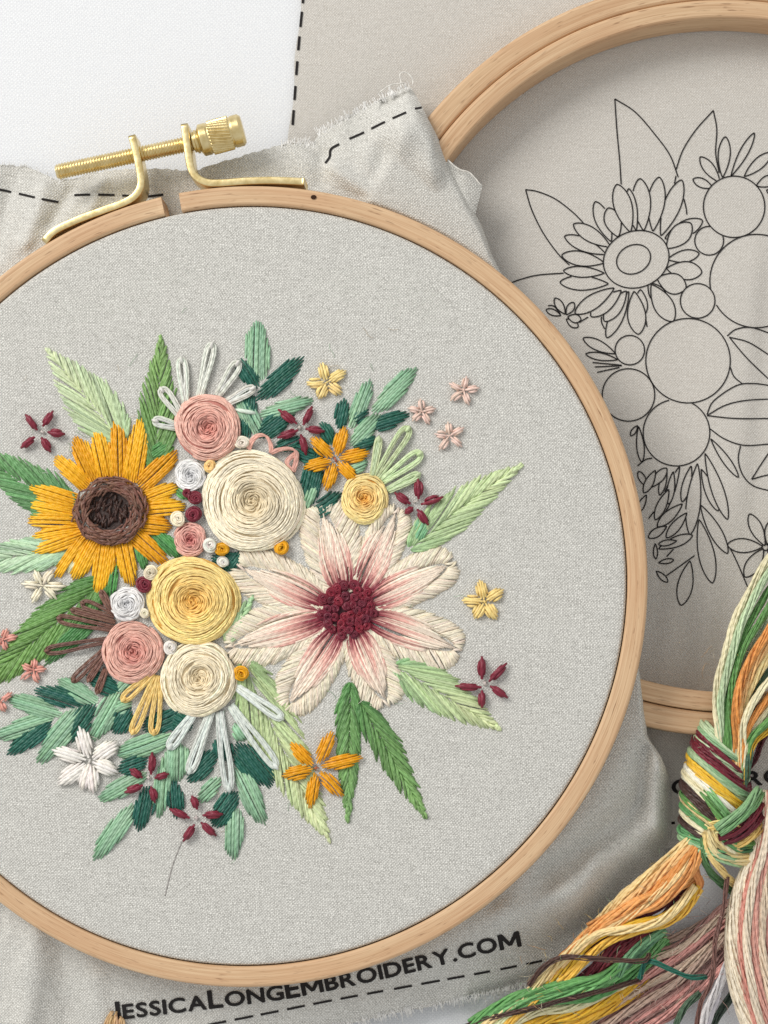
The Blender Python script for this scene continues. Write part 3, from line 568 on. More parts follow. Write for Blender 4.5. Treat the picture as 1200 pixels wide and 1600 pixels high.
for b, t, hw in (((401, 600), (404, 502), 19), ((404, 648), (490, 626), 12), ((404, 680), (373, 618), 13), ((548, 670), (578, 592), 12), ((582, 644), (652, 575), 14), ((547, 697), (594, 648), 12), ((546, 734), (575, 721), 9), ((494, 750), (477, 798), 6),
                 ((154, 1097), (90, 1063), 13), ((97, 1116), (10, 1091), 13), ((84, 1120), (-14, 1152), 12), ((131, 1104), (57, 1192), 16), ((188, 1077), (142, 1157), 14), ((178, 1112), (160, 1144), 8), ((207, 1097), (174, 1112), 9), ((272, 1148), (182, 1181), 15),
                 ((230, 1208), (155, 1251), 13), ((256, 1186), (249, 1278), 12), ((276, 1160), (275, 1222), 22), ((208, 1256), (149, 1344), 14), ((367, 1260), (365, 1344), 14), ((346, 1216), (308, 1252), 11), ((368, 1194), (415, 1290), 15), ((366, 1130), (385, 1156), 12), ((185, 1080), (205, 1060), 8)):
    satin(b, t, hw+1.2, (154, 190, 158), 4.6, 1.4, col2=(130, 170, 138))
# loop petals
for b, t, hw in (((290, 630), (283, 561), 12), ((312, 620), (331, 538), 12), ((340, 618), (372, 566), 13), ((352, 630), (396, 606), 11), ((284, 652), (252, 608), 13), ((280, 668), (241, 657), 12)): loop(b, t, hw, (220, 220, 212), 7, 4.0, label='white loop petal fanning out behind the upper pink rose')
m2 = MB(); stitch(m2, (368, 640), (401, 646), 7, lin((214, 226, 212)), h=5, arch=3); m2.build('loop_stitch', FLOSS, cloth)
for b, t, hw in (((305, 1112), (265, 1168), 12), ((330, 1112), (296, 1206), 12), ((343, 1112), (358, 1234), 13), ((360, 1102), (432, 1199), 13), ((368, 1072), (440, 1122), 12)): loop(b, t, hw, (216, 222, 216), 7.5, 5.0, label='white loop petal hanging below the small cream rose')
for b, t, hw in (((240, 1052), (192, 1094), 11), ((244, 1056), (207, 1145), 11), ((250, 1056), (240, 1146), 12)): loop(b, t, hw, (236, 202, 128), 6.5, 5.0, label='yellow loop petal below the lower pink rose')
for b, t, hw in (((182, 984), (91, 966), 11), ((172, 1000), (72, 1017), 11), ((166, 1012), (114, 1064), 9), ((166, 1045), (152, 1082), 8), ((178, 962), (128, 942), 11), ((174, 956), (158, 924), 8), ((180, 972), (112, 953), 7), ((164, 1024), (138, 1064), 7)): loop(b, t, hw, (122, 88, 76), 5.4, 5.0, label='brown loop petal left of the lower pink rose')
for b, t, hw in (((582, 744), (592, 685), 8), ((588, 746), (638, 669), 14), ((598, 752), (657, 708), 14), ((606, 766), (654, 741), 10)): loop(b, t, hw, (198, 214, 170), 7, 4.5, label='pale green loop petal behind the small yellow rose')
for q in ([(388, 702), (394, 688), (404, 680), (415, 681), (422, 692), (424, 708)], [(422, 708), (438, 702), (455, 701), (463, 707), (462, 722), (458, 736)], [(458, 736), (448, 722), (462, 708)]):
    m2 = MB(); p = smooth_path(q, 3.0); [m2.tube(P1(p[:, 0]+o, p[:, 1]+o*0.6, 7+3*np.sin(np.linspace(0, 3.14, len(p)))-abs(o)*0.3+0.4*np.sin(np.arange(len(p))*0.8+o*2)), 1.7, jit(lin((220, 168, 154)), 0.08), 1, 6) for o in (-1.9, -0.3, 1.3, 2.4)]; m2.build('loop_stitch', FLOSS, cloth, label='pink loop stitch on top of the big cream rose')
# sunflower
SEED = MB()
for i in range(230):
    a = random.random()*6.283; k = random.uniform(0.56, 0.98); cx, cy = 174-4*(1-k)*2, 798; x, y = cx+57*k*math.cos(a), cy+52*k*math.sin(a); ta = a+math.pi/2+random.gauss(0, 0.3); l = random.uniform(9, 16)
    stitch(SEED, (x-l*math.cos(ta), y-l*0.95*math.sin(ta)), (x+l*math.cos(ta), y+l*0.95*math.sin(ta)), 3.6, jit(lin((118, 82, 68)), 0.14), h=5.5+6*math.sin(math.pi*min(1, max(0, (k-0.5)/0.5)))+random.uniform(0, 2.0), arch=2.5, bend=-2.0)
sun = SEED.build('sunflower', FLOSS, cloth, label='golden sunflower with a brown seed ring, largest yellow flower at the left')
SD = MB()
for i in range(60):
    a = random.random()*6.283; k = math.sqrt(random.random())*0.95; x, y = 168+31*k*math.cos(a), 797+27*k*math.sin(a); ta = random.gauss(1.9, 0.5); l = random.uniform(6, 10)
    stitch(SD, (x-l*math.cos(ta), y-l*math.sin(ta)), (x+l*math.cos(ta), y+l*math.sin(ta)), 3.8, jit(lin((58, 34, 26)), 0.2), h=3+random.uniform(0, 1.5), arch=2)
ar = np.linspace(0.02, 1, 4); aa = np.linspace(0, 2*np.pi, 24, endpoint=False); SD.grid(P1(168+36*ar[:, None]*np.cos(aa), 797+32*ar[:, None]*np.sin(aa), 3+0*ar[:, None]*aa), lin((50, 30, 24)), wrap=True)
SD.build('seed_centre', FLOSS, sun, label='dark brown centre')
for k, (bx, by, tx, ty, hw) in enumerate(((147, 750, 116, 684, 13), (137, 758, 86, 715, 13), (170, 750, 150, 666, 14), (188, 748, 183, 655, 14), (210, 752, 222, 653, 15), (222, 760, 276, 706, 14), (226, 780, 279, 759, 12), (228, 796, 291, 790, 12), (222, 820, 268, 823, 14), (210, 836, 260, 880, 14), (193, 844, 206, 915, 14), (168, 848, 155, 930, 15),
                                          (146, 848, 116, 906, 14), (128, 840, 88, 902, 10), (126, 838, 50, 862, 12), (122, 832, 50, 840, 10), (120, 818, 43, 812, 13), (118, 803, 43, 786, 14), (120, 786, 45, 762, 14), (150, 752, 133, 690, 8), (180, 846, 182, 890, 7), (205, 752, 200, 690, 8), (180, 750, 168, 690, 7))):
    bx, by = bx+(172-bx)*0.16, by+(798-by)*0.16; m2 = MB(); satin_into(m2, (bx, by), (tx, ty), hw+0.8, lin((226, 160, 30)), 4.4, 2.5 if k < 19 else 1.2, 0.04, 2.0, 0.42, flat=True, col2=lin((244, 190, 54)) if k not in (0, 3, 5, 8, 9) else lin((222, 156, 34)), var=0.07); m2.build('petal', FLOSS, sun)
# open flower
mb = MB(); ar = np.linspace(0.02, 1, 4); mb.grid(P1(544+44*ar[:, None]*np.cos(aa), 955+42*ar[:, None]*np.sin(aa), 3+0*ar[:, None]*aa), lin((80, 22, 36)), wrap=True)
big = mb.build('open_flower', FLOSS, cloth, label='large cream and pink open flower with burgundy knotted centre')
def egg(L, W_, phi, sk=0.0): return L*(0.5-0.5*math.cos(phi)), W_*math.sin(phi)**0.72*(1-0.18*math.cos(phi)*-1-sk)
for (vb, vt, ot, wl, wr) in (((534, 918), (503, 803), (502, 788), 50, 46), ((567, 918), (624, 806), (622, 794), 36, 30), ((586, 938), (698, 886), (710, 878), 36, 40), ((582, 968), (708, 1018), (720, 1016), 46, 40), ((556, 990), (604, 1092), (606, 1102), 38, 42), ((526, 990), (458, 1100), (446, 1108), 42, 40), ((502, 966), (360, 1010), (354, 1012), 46, 46), ((502, 944), (384, 887), (364, 880), 44, 40)):
    vb, vt, ot = map(lambda q: np.array(q, float), (vb, vt, ot)); cen = np.array([544, 955.0]); b0 = cen+(vb-cen)*0.75; ax = unit(ot-b0); L = np.hypot(*(ot-b0))+2; wl, wr = wl*1.09, wr*1.09; nr = np.array([-ax[1], ax[0]]); m2 = MB(); Lv = min(np.hypot(*(vt-b0)), L*0.92)
    for sd, W_ in ((1, wl), (-1, wr)):
        n = int((L+W_*1.2)/3.1)
        for i in range(n+1):
            phi = 0.30+(math.pi-0.30)*i/n; al = L*(0.5-0.5*math.cos(phi)); wd = W_*max(0, math.sin(phi))**0.52*(0.90-0.13*math.cos(phi)); e = b0+ax*al+nr*sd*wd+rng.normal(0, 0.9, 2)
            pv = max(0.12, phi-0.42+0.22*sstep((phi-2.2)/0.94)); iv = b0+ax*(Lv*(0.5-0.5*math.cos(pv)))+nr*sd*(14*math.sin(pv)**0.8); c = jit(lin((230, 219, 198)), 0.08)
            stitch(m2, iv, e, 4.0, c, c*0.98, 1.6+random.uniform(-0.4, 0.7), 2.2, 7, random.gauss(0, 0.9))
    m2.build('petal', FLOSS, big)
    m2 = MB(); c0, c1_, c2_ = lin((128, 38, 56)), lin((222, 170, 158)), lin((236, 220, 202))
    for i in range(66):
        s = random.uniform(-1, 1); st_ = random.choice((0.0, 0.0, 0.12, 0.3, 0.42)); en = min(1.0, (1-abs(s)**1.8*0.38)*random.uniform(0.76, 1.02)); u = np.linspace(st_, max(en, st_+0.3), 9); f = pw_(np.sin(np.pi*np.clip(u, 0.02, 1)**0.80), 0.6)*0.95+0.16; q = b0+ax*(Lv*u)[:, None]+nr*(s*22*f)[:, None]
        sh = random.uniform(-0.13, 0.10); k1 = sstep((u-0.10-sh)/0.26)[:, None]; k2 = sstep((u-0.30-2.4*sh)/0.36)[:, None]; col = ((c0*(1-k1)+c1_*k1)*(1-k2)+c2_*k2)*(1+random.gauss(0, 0.12)); hh = 3.0+random.uniform(-0.3, 0.9)+1.6*pw_(np.sin(np.pi*(u-u[0])/(u[-1]-u[0])), 0.6)
        m2.tube(P1(q[:, 0], q[:, 1], hh), 1.75*(0.5+0.5*np.sin(np.pi*np.linspace(0.05, 0.95, 9))**0.5), np.clip(col, 0, 1), 0.9, 6)
    m2.build('petal_vein', FLOSS, big, label='pink shaded middle of a petal')
kn = []
for i in range(400):
    a = random.random()*6.283; r = math.sqrt(random.random()); x, y = 544+44*r*math.cos(a), 955+42*r*math.sin(a)
    if all(math.hypot(x-p, y-q) > 9.6 for p, q in kn): kn.append((x, y)); knot(x, y, random.uniform(8.6, 10.4), (118+random.randint(-14, 14), 32, 50), parent=big, h0=3+4*(1-r))
# woven roses
rose(324, 668, 52, (206, 138, 126), (234, 188, 172), 'pink woven rose at the top under the white loops')
rose(394, 783, 80, (224, 206, 170), (246, 235, 210), 'big cream woven rose, largest of the bouquet', pitch=6.4)
rose(301, 939, 71, (232, 182, 96), (250, 224, 150), 'large yellow woven rose left of the open flower', pitch=6.2)
rose(207, 1019, 49, (204, 134, 124), (232, 184, 168), 'pink woven rose beside the brown loops')
rose(310, 1060, 60, (226, 208, 172), (246, 234, 206), 'cream woven rose above the lower white loops', pitch=6.4)
rose(569, 779, 38, (228, 168, 78), (250, 226, 158), 'small yellow woven rose under the pale green loops')
rose(297, 843, 27, (180, 96, 94), (232, 180, 166), 'small pink woven rose between the sunflower and the big cream rose', pitch=5.4)
rose(297, 743, 25, (196, 196, 198), (238, 237, 235), 'small white woven rose below the upper pink rose', pitch=6.5)
rose(198, 944, 27, (196, 196, 198), (238, 236, 234), 'small white woven rose beside the large yellow rose', pitch=6.5)
WH, CR = (234, 230, 222), (236, 226, 200)
for x, y, r, c in ((328, 728, 12, (238, 204, 134)), (378, 691, 13, (234, 224, 208)), (305, 778, 13, BURG), (302, 803, 14, BURG), (278, 811, 13, CR), (328, 852, 13, WH), (347, 858, 13, MUST), (348, 878, 11, WH), (440, 856, 14, MUST), (235, 895, 13, CR), (225, 914, 14, BURG), (266, 1012, 13, WH), (377, 1052, 14, MUST), (226, 958, 9, CR), (331, 745, 8, CR), (292, 770, 9, BURG)):
    knot(x, y, r, c, h0=4.0)
# mustard, white, yellow and pink star flowers
star((524, 718), ((539, 665), (579, 706), (558, 751), (509, 768), (473, 732), (485, 683)), 10, (226, 160, 30), 'mustard six petal flower at the top right of the bouquet', cc=(180, 100, 70), h=5)
star((494, 1200), ((520, 1141), (568, 1182), (537, 1245), (484, 1264), (440, 1213), (453, 1160)), 11, (224, 156, 26), 'mustard six petal flower at the bottom of the bouquet', cc=(180, 100, 60), h=5.5)
star((140, 1189), ((124, 1135), (185, 1159), (185, 1207), (146, 1240), (90, 1226), (80, 1171), (128, 1234)), 12, (236, 230, 224), 'white flower at the lower left of the bouquet', h=4, plump=3, w=5.6)
star((66, 915), ((54, 891), (83, 890), (103, 916), (89, 937), (50, 942), (33, 912)), 6, (236, 228, 204), 'small cream flower beside the sunflower', w=4.5)
star((510, 598), ((502, 566), (541, 579), (535, 616), (498, 623), (478, 599)), 8.5, (242, 216, 148), 'small yellow flower alone above the mustard flower', w=4.5)
star((757, 940), ((749, 906), (787, 921), (776, 968), (741, 967), (722, 938)), 9, (240, 212, 140), 'small yellow flower alone right of the open flower', w=4.5)
for c, tips, lab in (((724, 610), ((729, 588), (749, 606), (733, 633), (704, 626), (702, 599)), 'uppermost of the three tiny blush stars'), ((659, 643), ((657, 623), (681, 638), (671, 663), (644, 658), (637, 638)), 'leftmost of the three tiny blush stars'), ((702, 681), ((700, 659), (725, 668), (722, 698), (686, 704), (679, 678)), 'lowest of the three tiny blush stars')):
    star(c, tips, 5, (232, 204, 190), lab, w=4.0)
for c, tips in (((4, 1000), ((11, 982), (28, 994), (10, 1017), (-10, 1012), (-18, 990))), ((52, 1047), ((54, 1029), (72, 1045), (60, 1067), (32, 1062), (34, 1039))), ((0, 1097), ((19, 1082), (8, 1112), (-14, 1108), (-16, 1086)))): star(c, tips, 5, (222, 160, 146), None, w=4.0)
BS = (((66, 675), ((58, 672, 40, 648), (67, 666, 83, 642), (75, 675, 101, 678), (65, 684, 79, 706), (54, 683, 33, 700)), 'burgundy star flower alone above left of the sunflower'),
      ((468, 668), ((464, 662, 435, 640), (474, 664, 488, 635), (478, 670, 507, 674), (470, 679, 478, 711), (466, 672, 434, 684)), 'burgundy star flower left of the upper mustard flower'),
      ((650, 783), ((654, 780, 653, 747), (658, 788, 693, 776), (652, 796, 669, 820), (645, 793, 633, 802), (641, 787, 617, 770)), 'burgundy star flower beside the small yellow rose'),
      ((758, 1068), ((753, 1061, 753, 1026), (764, 1065, 792, 1036), (766, 1072, 793, 1090), (753, 1079, 753, 1106), (752, 1074, 712, 1072)), 'burgundy star flower at the far right tip of a pale leaf'),
      ((232, 1215), ((236, 1210, 238, 1176), (242, 1216, 264, 1209), (236, 1229, 242, 1254), (223, 1227, 195, 1238), (222, 1215, 203, 1202)), 'burgundy star flower on the mint leaves beside the white flower'),
      ((307, 1278), ((308, 1264, 300, 1244), (317, 1274, 348, 1272), (314, 1285, 338, 1306), (304, 1288, 286, 1315), (296, 1278, 265, 1264)), 'burgundy star flower lowest in the bouquet'))
for c, s, lab in BS: star(c, s, 4.6, (122, 36, 54), lab, w=6.4, cc=(206, 196, 190), h=5.0, plump=3.5)
m2 = MB(); p = smooth_path([(284, 1316), (270, 1352), (258, 1400)], 4); m2.tube(P1(p[:, 0], p[:, 1], 0.0), 1.2, lin((150, 146, 142)), 0.5, 5); m2.build('thread_tail', FLOSS, cloth)

# ------------------------------------------------------------------ thread bundles
def strand(path, w, col, name='strand', parent=None, nsub=10, col2=None, twist=0.03, step=6.0, label=None, closed=False):
    p = smooth_path(path, step) if not closed else np.asarray(path, float); q = P(p[:, 0], p[:, 1], p[:, 2]); n = len(q); d = unit(np.gradient(q, axis=0)); sd = unit(np.cross(d, (0, 0, 1.0001))); nr = np.cross(sd, d)
    L = np.concatenate([[0], np.cumsum(np.linalg.norm(np.diff(q, axis=0), axis=1))]); mb = MB(); c = lin(col); cb = c if col2 is None else lin(col2); u = (L/L[-1])[:, None]; ph0 = random.random()*6
    for k in range(nsub):
        ph = ph0+2*np.pi*k/nsub+L*twist+0.4*np.sin(L*0.03+k); R = w*0.36*(1+0.16*np.sin(L*0.021+k*1.7)); ph = ph+0.25*np.sin(L*0.045+k*2.3); o = (R*np.cos(ph))[:, None]*sd+(0.75*R*np.sin(ph))[:, None]*nr; cc = (c*(1-u)+cb*u)*(1+random.gauss(0, 0.11)); mb.tube(q+o, w*0.15*(1+0.12*random.gauss(0, 1)), np.clip(cc*(1+0.05*np.sin(L*0.05+k*3))[:, None], 0, 1), 1.0, 5)
    mb.tube(q, w*0.2, c*0.8, 1, 5); return mb.build(name, FLOSS, parent, label=label)
skein = empty('floss_skein', P(1110, 1250, 5), 'knotted skein of green, orange, cream, yellow and burgundy embroidery floss', 'thread skein', 'skeins of embroidery floss')
CRM, MG, GR, OR, DG, YE, DB, BU, ORL = (232, 224, 188), (186, 206, 168), (100, 148, 82), (222, 150, 82), (74, 104, 82), (226, 182, 60), (70, 48, 42), (112, 34, 48), (236, 190, 130)
def bundle(specs, parent):
    for pts, w_, c, *r in specs: strand(pts, w_*1.18, c, parent=parent, col2=r[0] if r else None)
# upper run to the right edge: strands side by side
lo = [(1124, 1160), (1133, 1162), (1140, 1162), (1147, 1164), (1152, 1166), (1156, 1168), (1160, 1170), (1164, 1173), (1167, 1176), (1170, 1180), (1174, 1185)]
UP = [((1119, 1085), (1136, 1010), (1160, 945), (1225, 850), 12, CRM, 96), ((1128, 1085), (1146, 1015), (1168, 955), (1232, 862), 12, MG, 104), ((1133, 1090), (1150, 1020), (1176, 966), (1238, 880), 11, GR, 96), ((1140, 1092), (1157, 1024), (1184, 978), (1240, 905), 11, GR, 102), ((1143, 1098), (1161, 1036), (1190, 985), (1240, 925), 10, (206, 224, 196), 88),
      ((1150, 1100), (1166, 1045), (1192, 1000), (1240, 945), 13, OR, 106), ((1156, 1104), (1172, 1054), (1198, 1010), (1240, 965), 12, ORL, 100), ((1160, 1110), (1180, 1062), (1206, 1020), (1245, 985), 12, (240, 218, 160), 94),
      ((1163, 1130), (1180, 1092), (1205, 1060), (1245, 1030), 11, CRM, 104), ((1168, 1138), (1190, 1105), (1212, 1078), (1245, 1050), 12, OR, 96), ((1172, 1146), (1194, 1118), (1216, 1095), (1245, 1075), 11, CRM, 90), ((1176, 1152), (1198, 1130), (1220, 1108), (1245, 1095), 11, GR, 98), ((1180, 1158), (1200, 1142), (1222, 1124), (1245, 1110), 10, YE, 92), ((1170, 1120), (1186, 1075), (1208, 1042), (1245, 1005), 12, DG, 84)]
for k, (a, b, c, d, w_, col, z) in enumerate(UP):
    i = min(k*0.75, 10); l0 = lo[int(i)]; strand([(l0[0]-8, l0[1]+50, 82), (l0[0], l0[1], 92), (*a, z), (*b, z), (*c, z-6), (*d, z-14), (d[0]+150, d[1]-70, 30), (d[0]+300, d[1]-60, 16)], w_, col, parent=skein)
strand([(1150, 1215, 60), (1178, 1190, 66), (1196, 1150, 60), (1240, 1100, 50)], 9, (84, 34, 40), parent=skein)
# wrapped barrel
AX0, AX1 = np.array([1131, 1158.]), np.array([1112, 1325.])
def wrap(t, slant, R, w_, col, zc=62, a0=-20, a1=200, dz=0.85):
    ax = unit(AX1-AX0); nr = np.array([-ax[1], ax[0]]); c = AX0+(AX1-AX0)*t; ph = np.radians(np.linspace(a0, a1, 26)); lat = R*np.cos(ph); s = slant*np.cos(ph)
    q = c-nr*lat[:, None]+ax*(s+6*np.sin(ph))[:, None]; strand([(*q[i], zc+R*dz*np.sin(ph[i])) for i in range(26)], w_, col, 'wrap_strand', skein, step=50.0, twist=0.02)
WR = [(0.00, MG, 40, 24), (0.045, (140, 176, 134), 42, 24), (0.10, BU, 44, 25), (0.15, MG, 46, 26), (0.20, BU, 47, 26), (0.245, (120, 40, 54), 48, 26), (0.30, (138, 176, 132), 49, 26), (0.345, (168, 192, 150), 50, 27), (0.40, YE, 51, 27), (0.45, (236, 196, 80), 52, 28), (0.50, (232, 230, 214), 52, 30), (0.55, (226, 226, 200), 53, 32), (0.60, CRM, 53, 34), (0.65, DB, 54, 36), (0.70, DB, 54, 37),
      (0.75, GR, 54, 30), (0.79, (232, 206, 150), 54, 30), (0.83, (96, 152, 96), 54, 26), (0.875, CRM, 53, 22), (0.915, DB, 52, 18), (0.96, (108, 166, 112), 50, 14), (1.0, (160, 196, 150), 48, 10)]
for t, c, R, sl in WR: wrap(t+random.gauss(0, 0.008), sl*1.25+random.gauss(0, 3), 30+24*math.sin(math.pi*(0.08+0.62*t)), random.uniform(11.5, 15.5), c)
for k, (pts, c) in enumerate((([(1078, 1296, 70), (1100, 1284, 100), (1125, 1284, 112), (1150, 1290, 110), (1172, 1312, 80)], (240, 216, 140)), ([(1070, 1308, 70), (1096, 1294, 100), (1122, 1292, 112), (1146, 1300, 108), (1166, 1322, 80)], (238, 208, 130)), ([(1066, 1320, 66), (1090, 1306, 96), (1112, 1300, 110), (1128, 1302, 108), (1140, 1320, 80)], (240, 222, 160)), ([(1064, 1332, 60), (1084, 1318, 90), (1104, 1308, 106), (1118, 1308, 108)], (232, 180, 100)),
                             ([(1098, 1236, 104), (1112, 1256, 114), (1126, 1276, 114), (1138, 1296, 104)], GR), ([(1106, 1234, 104), (1120, 1254, 114), (1134, 1272, 114), (1146, 1288, 104)], (128, 178, 118)),
                             ([(1118, 1294, 118), (1140, 1280, 122), (1164, 1262, 116), (1186, 1232, 90)], (134, 172, 126)), ([(1124, 1302, 116), (1146, 1288, 120), (1170, 1268, 112), (1192, 1240, 84)], (116, 160, 108)),
                             ([(1122, 1308, 112), (1150, 1298, 112), (1176, 1278, 104), (1196, 1250, 80)], BU), ([(1130, 1316, 106), (1156, 1306, 106), (1180, 1288, 98), (1200, 1262, 74)], (100, 30, 44)), ([(1140, 1322, 98), (1164, 1314, 98), (1186, 1296, 90), (1202, 1276, 70)], (236, 200, 120)), ([(1128, 1302, 108), (1150, 1316, 98), (1170, 1320, 88), (1196, 1316, 70)], GR), ([(1132, 1312, 104), (1152, 1326, 92), (1174, 1326, 82), (1196, 1322, 64)], (72, 120, 80)),
                             ([(1106, 1296, 112), (1112, 1320, 110), (1130, 1340, 100), (1180, 1348, 76)], (240, 222, 168)), ([(1104, 1300, 112), (1106, 1324, 108), (1120, 1350, 96), (1142, 1376, 66), (1176, 1400, 30)], (236, 208, 140)), ([(1112, 1298, 112), (1122, 1318, 108), (1146, 1336, 96), (1184, 1340, 70)], (238, 214, 150)), ([(1100, 1308, 108), (1100, 1340, 100), (1112, 1364, 80), (1134, 1386, 52), (1170, 1410, 24)], (88, 132, 84)))):
    strand(pts, 12, c, parent=skein)
# lower run sweeping down to the left
LOW = [([(1082, 1310, 92), (1040, 1345, 84), (975, 1400, 70), (930, 1445, 62), (890, 1490, 55), (850, 1535, 50)], 13, (236, 208, 150)), ([(1088, 1318, 96), (1050, 1350, 92), (1000, 1395, 82), (950, 1440, 72), (905, 1480, 62), (860, 1530, 55)], 13, (236, 190, 130)), ([(1092, 1322, 98), (1056, 1362, 96), (1010, 1408, 88), (960, 1445, 80), (900, 1480, 70), (870, 1510, 60)], 14, OR), ([(1096, 1326, 100), (1072, 1370, 98), (1030, 1410, 90), (980, 1430, 84), (930, 1452, 76), (880, 1500, 62)], 14, (226, 160, 96)),
       ([(1098, 1320, 96), (1084, 1350, 92), (1092, 1378, 80), (1088, 1392, 66)], 13, (216, 146, 88)), ([(1090, 1326, 88), (1064, 1356, 80), (1026, 1396, 70), (1000, 1422, 64)], 13, BU), ([(1084, 1372, 78), (1040, 1395, 88), (1000, 1408, 92), (960, 1428, 84), (920, 1450, 74)], 13, (230, 164, 98)), ([(1094, 1376, 62), (1060, 1420, 60), (1010, 1450, 60), (960, 1478, 62), (920, 1520, 55), (870, 1560, 45)], 13, BU), ([(1080, 1382, 66), (1040, 1432, 62), (1000, 1462, 60), (950, 1500, 56), (900, 1545, 50)], 14, (120, 42, 52)),
       ([(1090, 1380, 78), (1066, 1412, 80), (1030, 1436, 82), (990, 1444, 84), (930, 1464, 76), (880, 1516, 64), (820, 1568, 50), (760, 1612, 36)], 12, YE), ([(1094, 1388, 74), (1070, 1424, 76), (1036, 1444, 78), (990, 1456, 80), (940, 1478, 74), (890, 1524, 66), (820, 1576, 54), (770, 1622, 40)], 11, (236, 190, 84)), ([(1086, 1384, 84), (1060, 1416, 86), (1030, 1440, 88), (980, 1452, 88), (930, 1460, 80), (882, 1496, 70), (820, 1556, 58), (750, 1606, 40)], 11, (240, 216, 160)), ([(1040, 1452, 70), (1005, 1475, 68), (980, 1500, 66), (965, 1525, 62)], 12, (104, 150, 110)), ([(1030, 1460, 66), (1000, 1484, 64), (972, 1512, 62), (930, 1540, 58)], 12, (80, 120, 92)),
       ([(1030, 1456, 40), (990, 1494, 56), (940, 1528, 66), (890, 1538, 66), (830, 1550, 60), (780, 1572, 48), (735, 1600, 36)], 14, (110, 170, 100)), ([(1040, 1464, 36), (1000, 1500, 52), (930, 1540, 62), (880, 1552, 62), (820, 1562, 56), (770, 1585, 44), (740, 1610, 32)], 14, (124, 182, 116)), ([(1044, 1474, 30), (1006, 1510, 46), (930, 1556, 56), (870, 1562, 58), (800, 1576, 50), (750, 1604, 36)], 13, (96, 154, 92)), ([(900, 1500, 60), (870, 1530, 60), (840, 1560, 56), (790, 1590, 46), (760, 1615, 36)], 12, (218, 224, 180)), ([(1050, 1476, 24), (1000, 1524, 40), (900, 1572, 52), (840, 1580, 50), (790, 1604, 40)], 12, (226, 220, 180)),
       ([(1060, 1480, 20), (1010, 1528, 34), (910, 1582, 48), (860, 1592, 46), (800, 1614, 36)], 13, (226, 180, 60)), ([(1070, 1490, 16), (1015, 1540, 28), (920, 1592, 44), (860, 1606, 40)], 13, (214, 168, 60)), ([(1050, 1500, 14), (1000, 1545, 26), (900, 1592, 42), (850, 1612, 36)], 12, (150, 170, 96)), ([(1092, 1340, 84), (1060, 1380, 84), (1010, 1420, 80), (950, 1456, 70), (890, 1506, 56), (840, 1556, 44)], 9, DB), ([(1088, 1360, 70), (1040, 1410, 74), (985, 1440, 74), (925, 1480, 64), (880, 1530, 50)], 10, (96, 34, 44)), ([(1078, 1316, 86), (1030, 1352, 78), (970, 1408, 68), (920, 1456, 60), (880, 1500, 52)], 10, (236, 216, 160)), ([(1086, 1330, 96), (1054, 1372, 100), (1000, 1420, 90), (948, 1452, 82), (900, 1488, 72), (846, 1540, 58)], 9, (240, 206, 150)), ([(940, 1530, 50), (890, 1548, 40), (830, 1566, 34), (770, 1598, 26)], 12, (60, 90, 60))]  # a few dark strands added to paint in shade between the others
bundle(LOW, skein)
pink = empty('floss_skein', P(1060, 1500, 4), 'loose skein of pink, mauve and cream embroidery floss at the lower right corner', 'thread skein', 'skeins of embroidery floss')
MV, PK, BG, TP = (166, 126, 118), (204, 148, 140), (200, 178, 158), (134, 104, 98)
for k in range(30):
    u = k/29; c = random.choice((MV, PK, BG, TP, (184, 142, 134), (158, 118, 112), (190, 164, 148), (142, 108, 102))); z = 14+26*random.random(); jx = lambda: random.uniform(-9, 9)
    y0, y1, y2 = 1388+70*u, 1440+110*u, 1520+150*u
    strand([(1195, y0-12+jx(), z+6), (1130, y0+30+26*u+jx(), z+6), (1060, y1+26+jx(), z+6), (980, y1+58+20*u+jx(), z), (900, y2+30+jx(), z-4), (830, y2+85+jx(), 10+z*0.4)], random.uniform(10, 13), c, parent=pink)
for k in range(13):
    u = k/12; c = ((228, 214, 190), (236, 224, 202), (226, 212, 188), (214, 158, 142), (206, 142, 128), (230, 214, 192), (202, 138, 126), (214, 160, 146), (232, 216, 194), (220, 200, 176), (202, 146, 134), (214, 196, 172), (190, 136, 126))[k]; z = 70+18*math.sin(u*3)+random.uniform(-5, 5)
    strand([(1196+u*30, 1235, z+10), (1184+u*36, 1310, z+8), (1150+u*62, 1390, z), (1138+u*70, 1470, z-4), (1146+u*72, 1545, z-12), (1172+u*60, 1625, z-24)], 12.5, c, parent=pink)
for q, w_, c in (([(1150, 1470, 60), (1128, 1530, 58), (1104, 1580, 50), (1090, 1625, 40)], 13, (226, 222, 222)), ([(1142, 1500, 52), (1122, 1550, 50), (1100, 1610, 40)], 12, (204, 200, 206)), ([(1130, 1510, 40), (1150, 1540, 34), (1120, 1590, 30), (1100, 1625, 26)], 12, (60, 76, 64)), ([(1095, 1552, 56), (1070, 1575, 52), (1050, 1615, 44)], 11, (72, 96, 74))):
    strand(q, w_, c, parent=pink)
strand([(1137, 1370, 80), (1130, 1420, 78), (1118, 1470, 82), (1112, 1530, 80), (1094, 1570, 70), (1086, 1620, 60)], 8, (120, 84, 76), parent=pink, label='thin taupe strand lying across the bundle', nsub=4)
t = strand([(826, 1540, 66), (848, 1512, 76), (880, 1496, 84), (920, 1497, 94), (975, 1501, 92), (1008, 1500, 84), (1014, 1490, 76)], 8.5, (84, 58, 50), name='loose_thread', nsub=4); tag(t, 'dark brown loose thread lying across the orange and green skein', 'thread', 'loose ends of thread')
t = strand([(1000, 1530, 66), (1008, 1505, 74), (1022, 1504, 82), (1050, 1516, 84), (1080, 1527, 80), (1104, 1526, 70)], 8.5, (36, 106, 88), name='loose_thread', nsub=4); tag(t, 'short teal thread lying across the pink skein', 'thread', 'loose ends of thread')
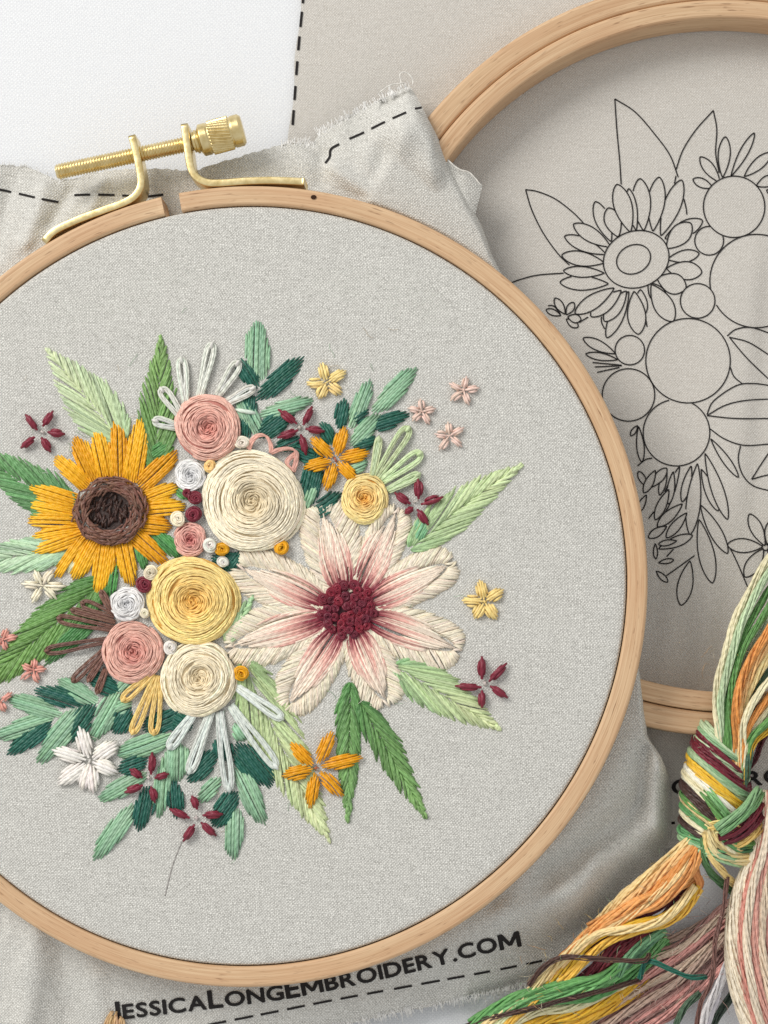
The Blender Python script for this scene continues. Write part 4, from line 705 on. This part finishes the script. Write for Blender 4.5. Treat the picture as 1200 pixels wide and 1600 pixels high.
t = strand([(700, 1612, 30), (760, 1592, 46), (830, 1576, 66), (890, 1560, 72), (950, 1545, 68), (1000, 1530, 52)], 8.5, (78, 54, 46), name='loose_thread', nsub=4); tag(t, 'long dark brown thread below the green strands at the bottom edge', 'thread', 'loose ends of thread')
mb = MB()
for k in range(9):
    q = np.array([(172+k*2.2, 1582+k*1.2), (166+k*3.4, 1594), (160+k*4.4, 1612)]); q[0] += rng.normal(0, 3, 2); p = smooth_path(q, 4); mb.tube(P(p[:, 0], p[:, 1], np.maximum(Hs(p[:, 0], p[:, 1])+4, 30)+k % 3), 1.9, jit(lin((206, 172, 130)), 0.1), 1, 6)
mb.build('thread_end', FLOSS, label='frayed tan thread ends at the bottom edge beside the first printed letter', cat='thread')

# ------------------------------------------------------------------ stray fibres
def fuzz(parent, pts, n, surf, ln, cols, spread, zr):
    mb = MB()
    for _ in range(n):
        b = np.array(pts[random.randrange(len(pts))])+rng.normal(0, spread, 2); a = random.random()*6.283; l = ln*random.uniform(0.4, 1.4); u = np.linspace(0, 1, 7); t = a+np.cumsum(rng.normal(0, 0.35, 7)); q = b+np.cumsum(np.stack([np.cos(t), np.sin(t)], -1), 0)*l/7
        mb.tube(surf(q[:, 0], q[:, 1], random.uniform(*zr)*(0.3+0.7*np.sin(u*3.14))), 0.32, lin(random.choice(cols)), 1, 4)
    mb.build('stray_fibre', FLOSS, parent, kind='stuff')
fuzz(cloth, [(300, 900), (240, 780), (420, 800), (540, 960), (520, 720), (330, 1100), (200, 1120), (420, 1180), (560, 600), (640, 1100), (180, 640), (700, 800)], 150, P1, 22, ((200, 198, 194), (232, 226, 212), (214, 200, 180), (150, 180, 150)), 70, (1, 5))
fuzz(skein, [(1150, 1050), (1125, 1200), (1110, 1290), (1060, 1360), (1000, 1420), (930, 1470), (860, 1540)], 130, lambda x, y, z: P(x, y, z), 26, ((232, 222, 196), (226, 176, 120), (170, 200, 160), (236, 206, 130)), 26, (80, 118))
fuzz(pink, [(1160, 1420), (1160, 1520), (1060, 1480), (980, 1540), (1000, 1560)], 110, lambda x, y, z: P(x, y, z), 26, ((232, 214, 198), (216, 160, 150), (190, 150, 140)), 34, (50, 92))
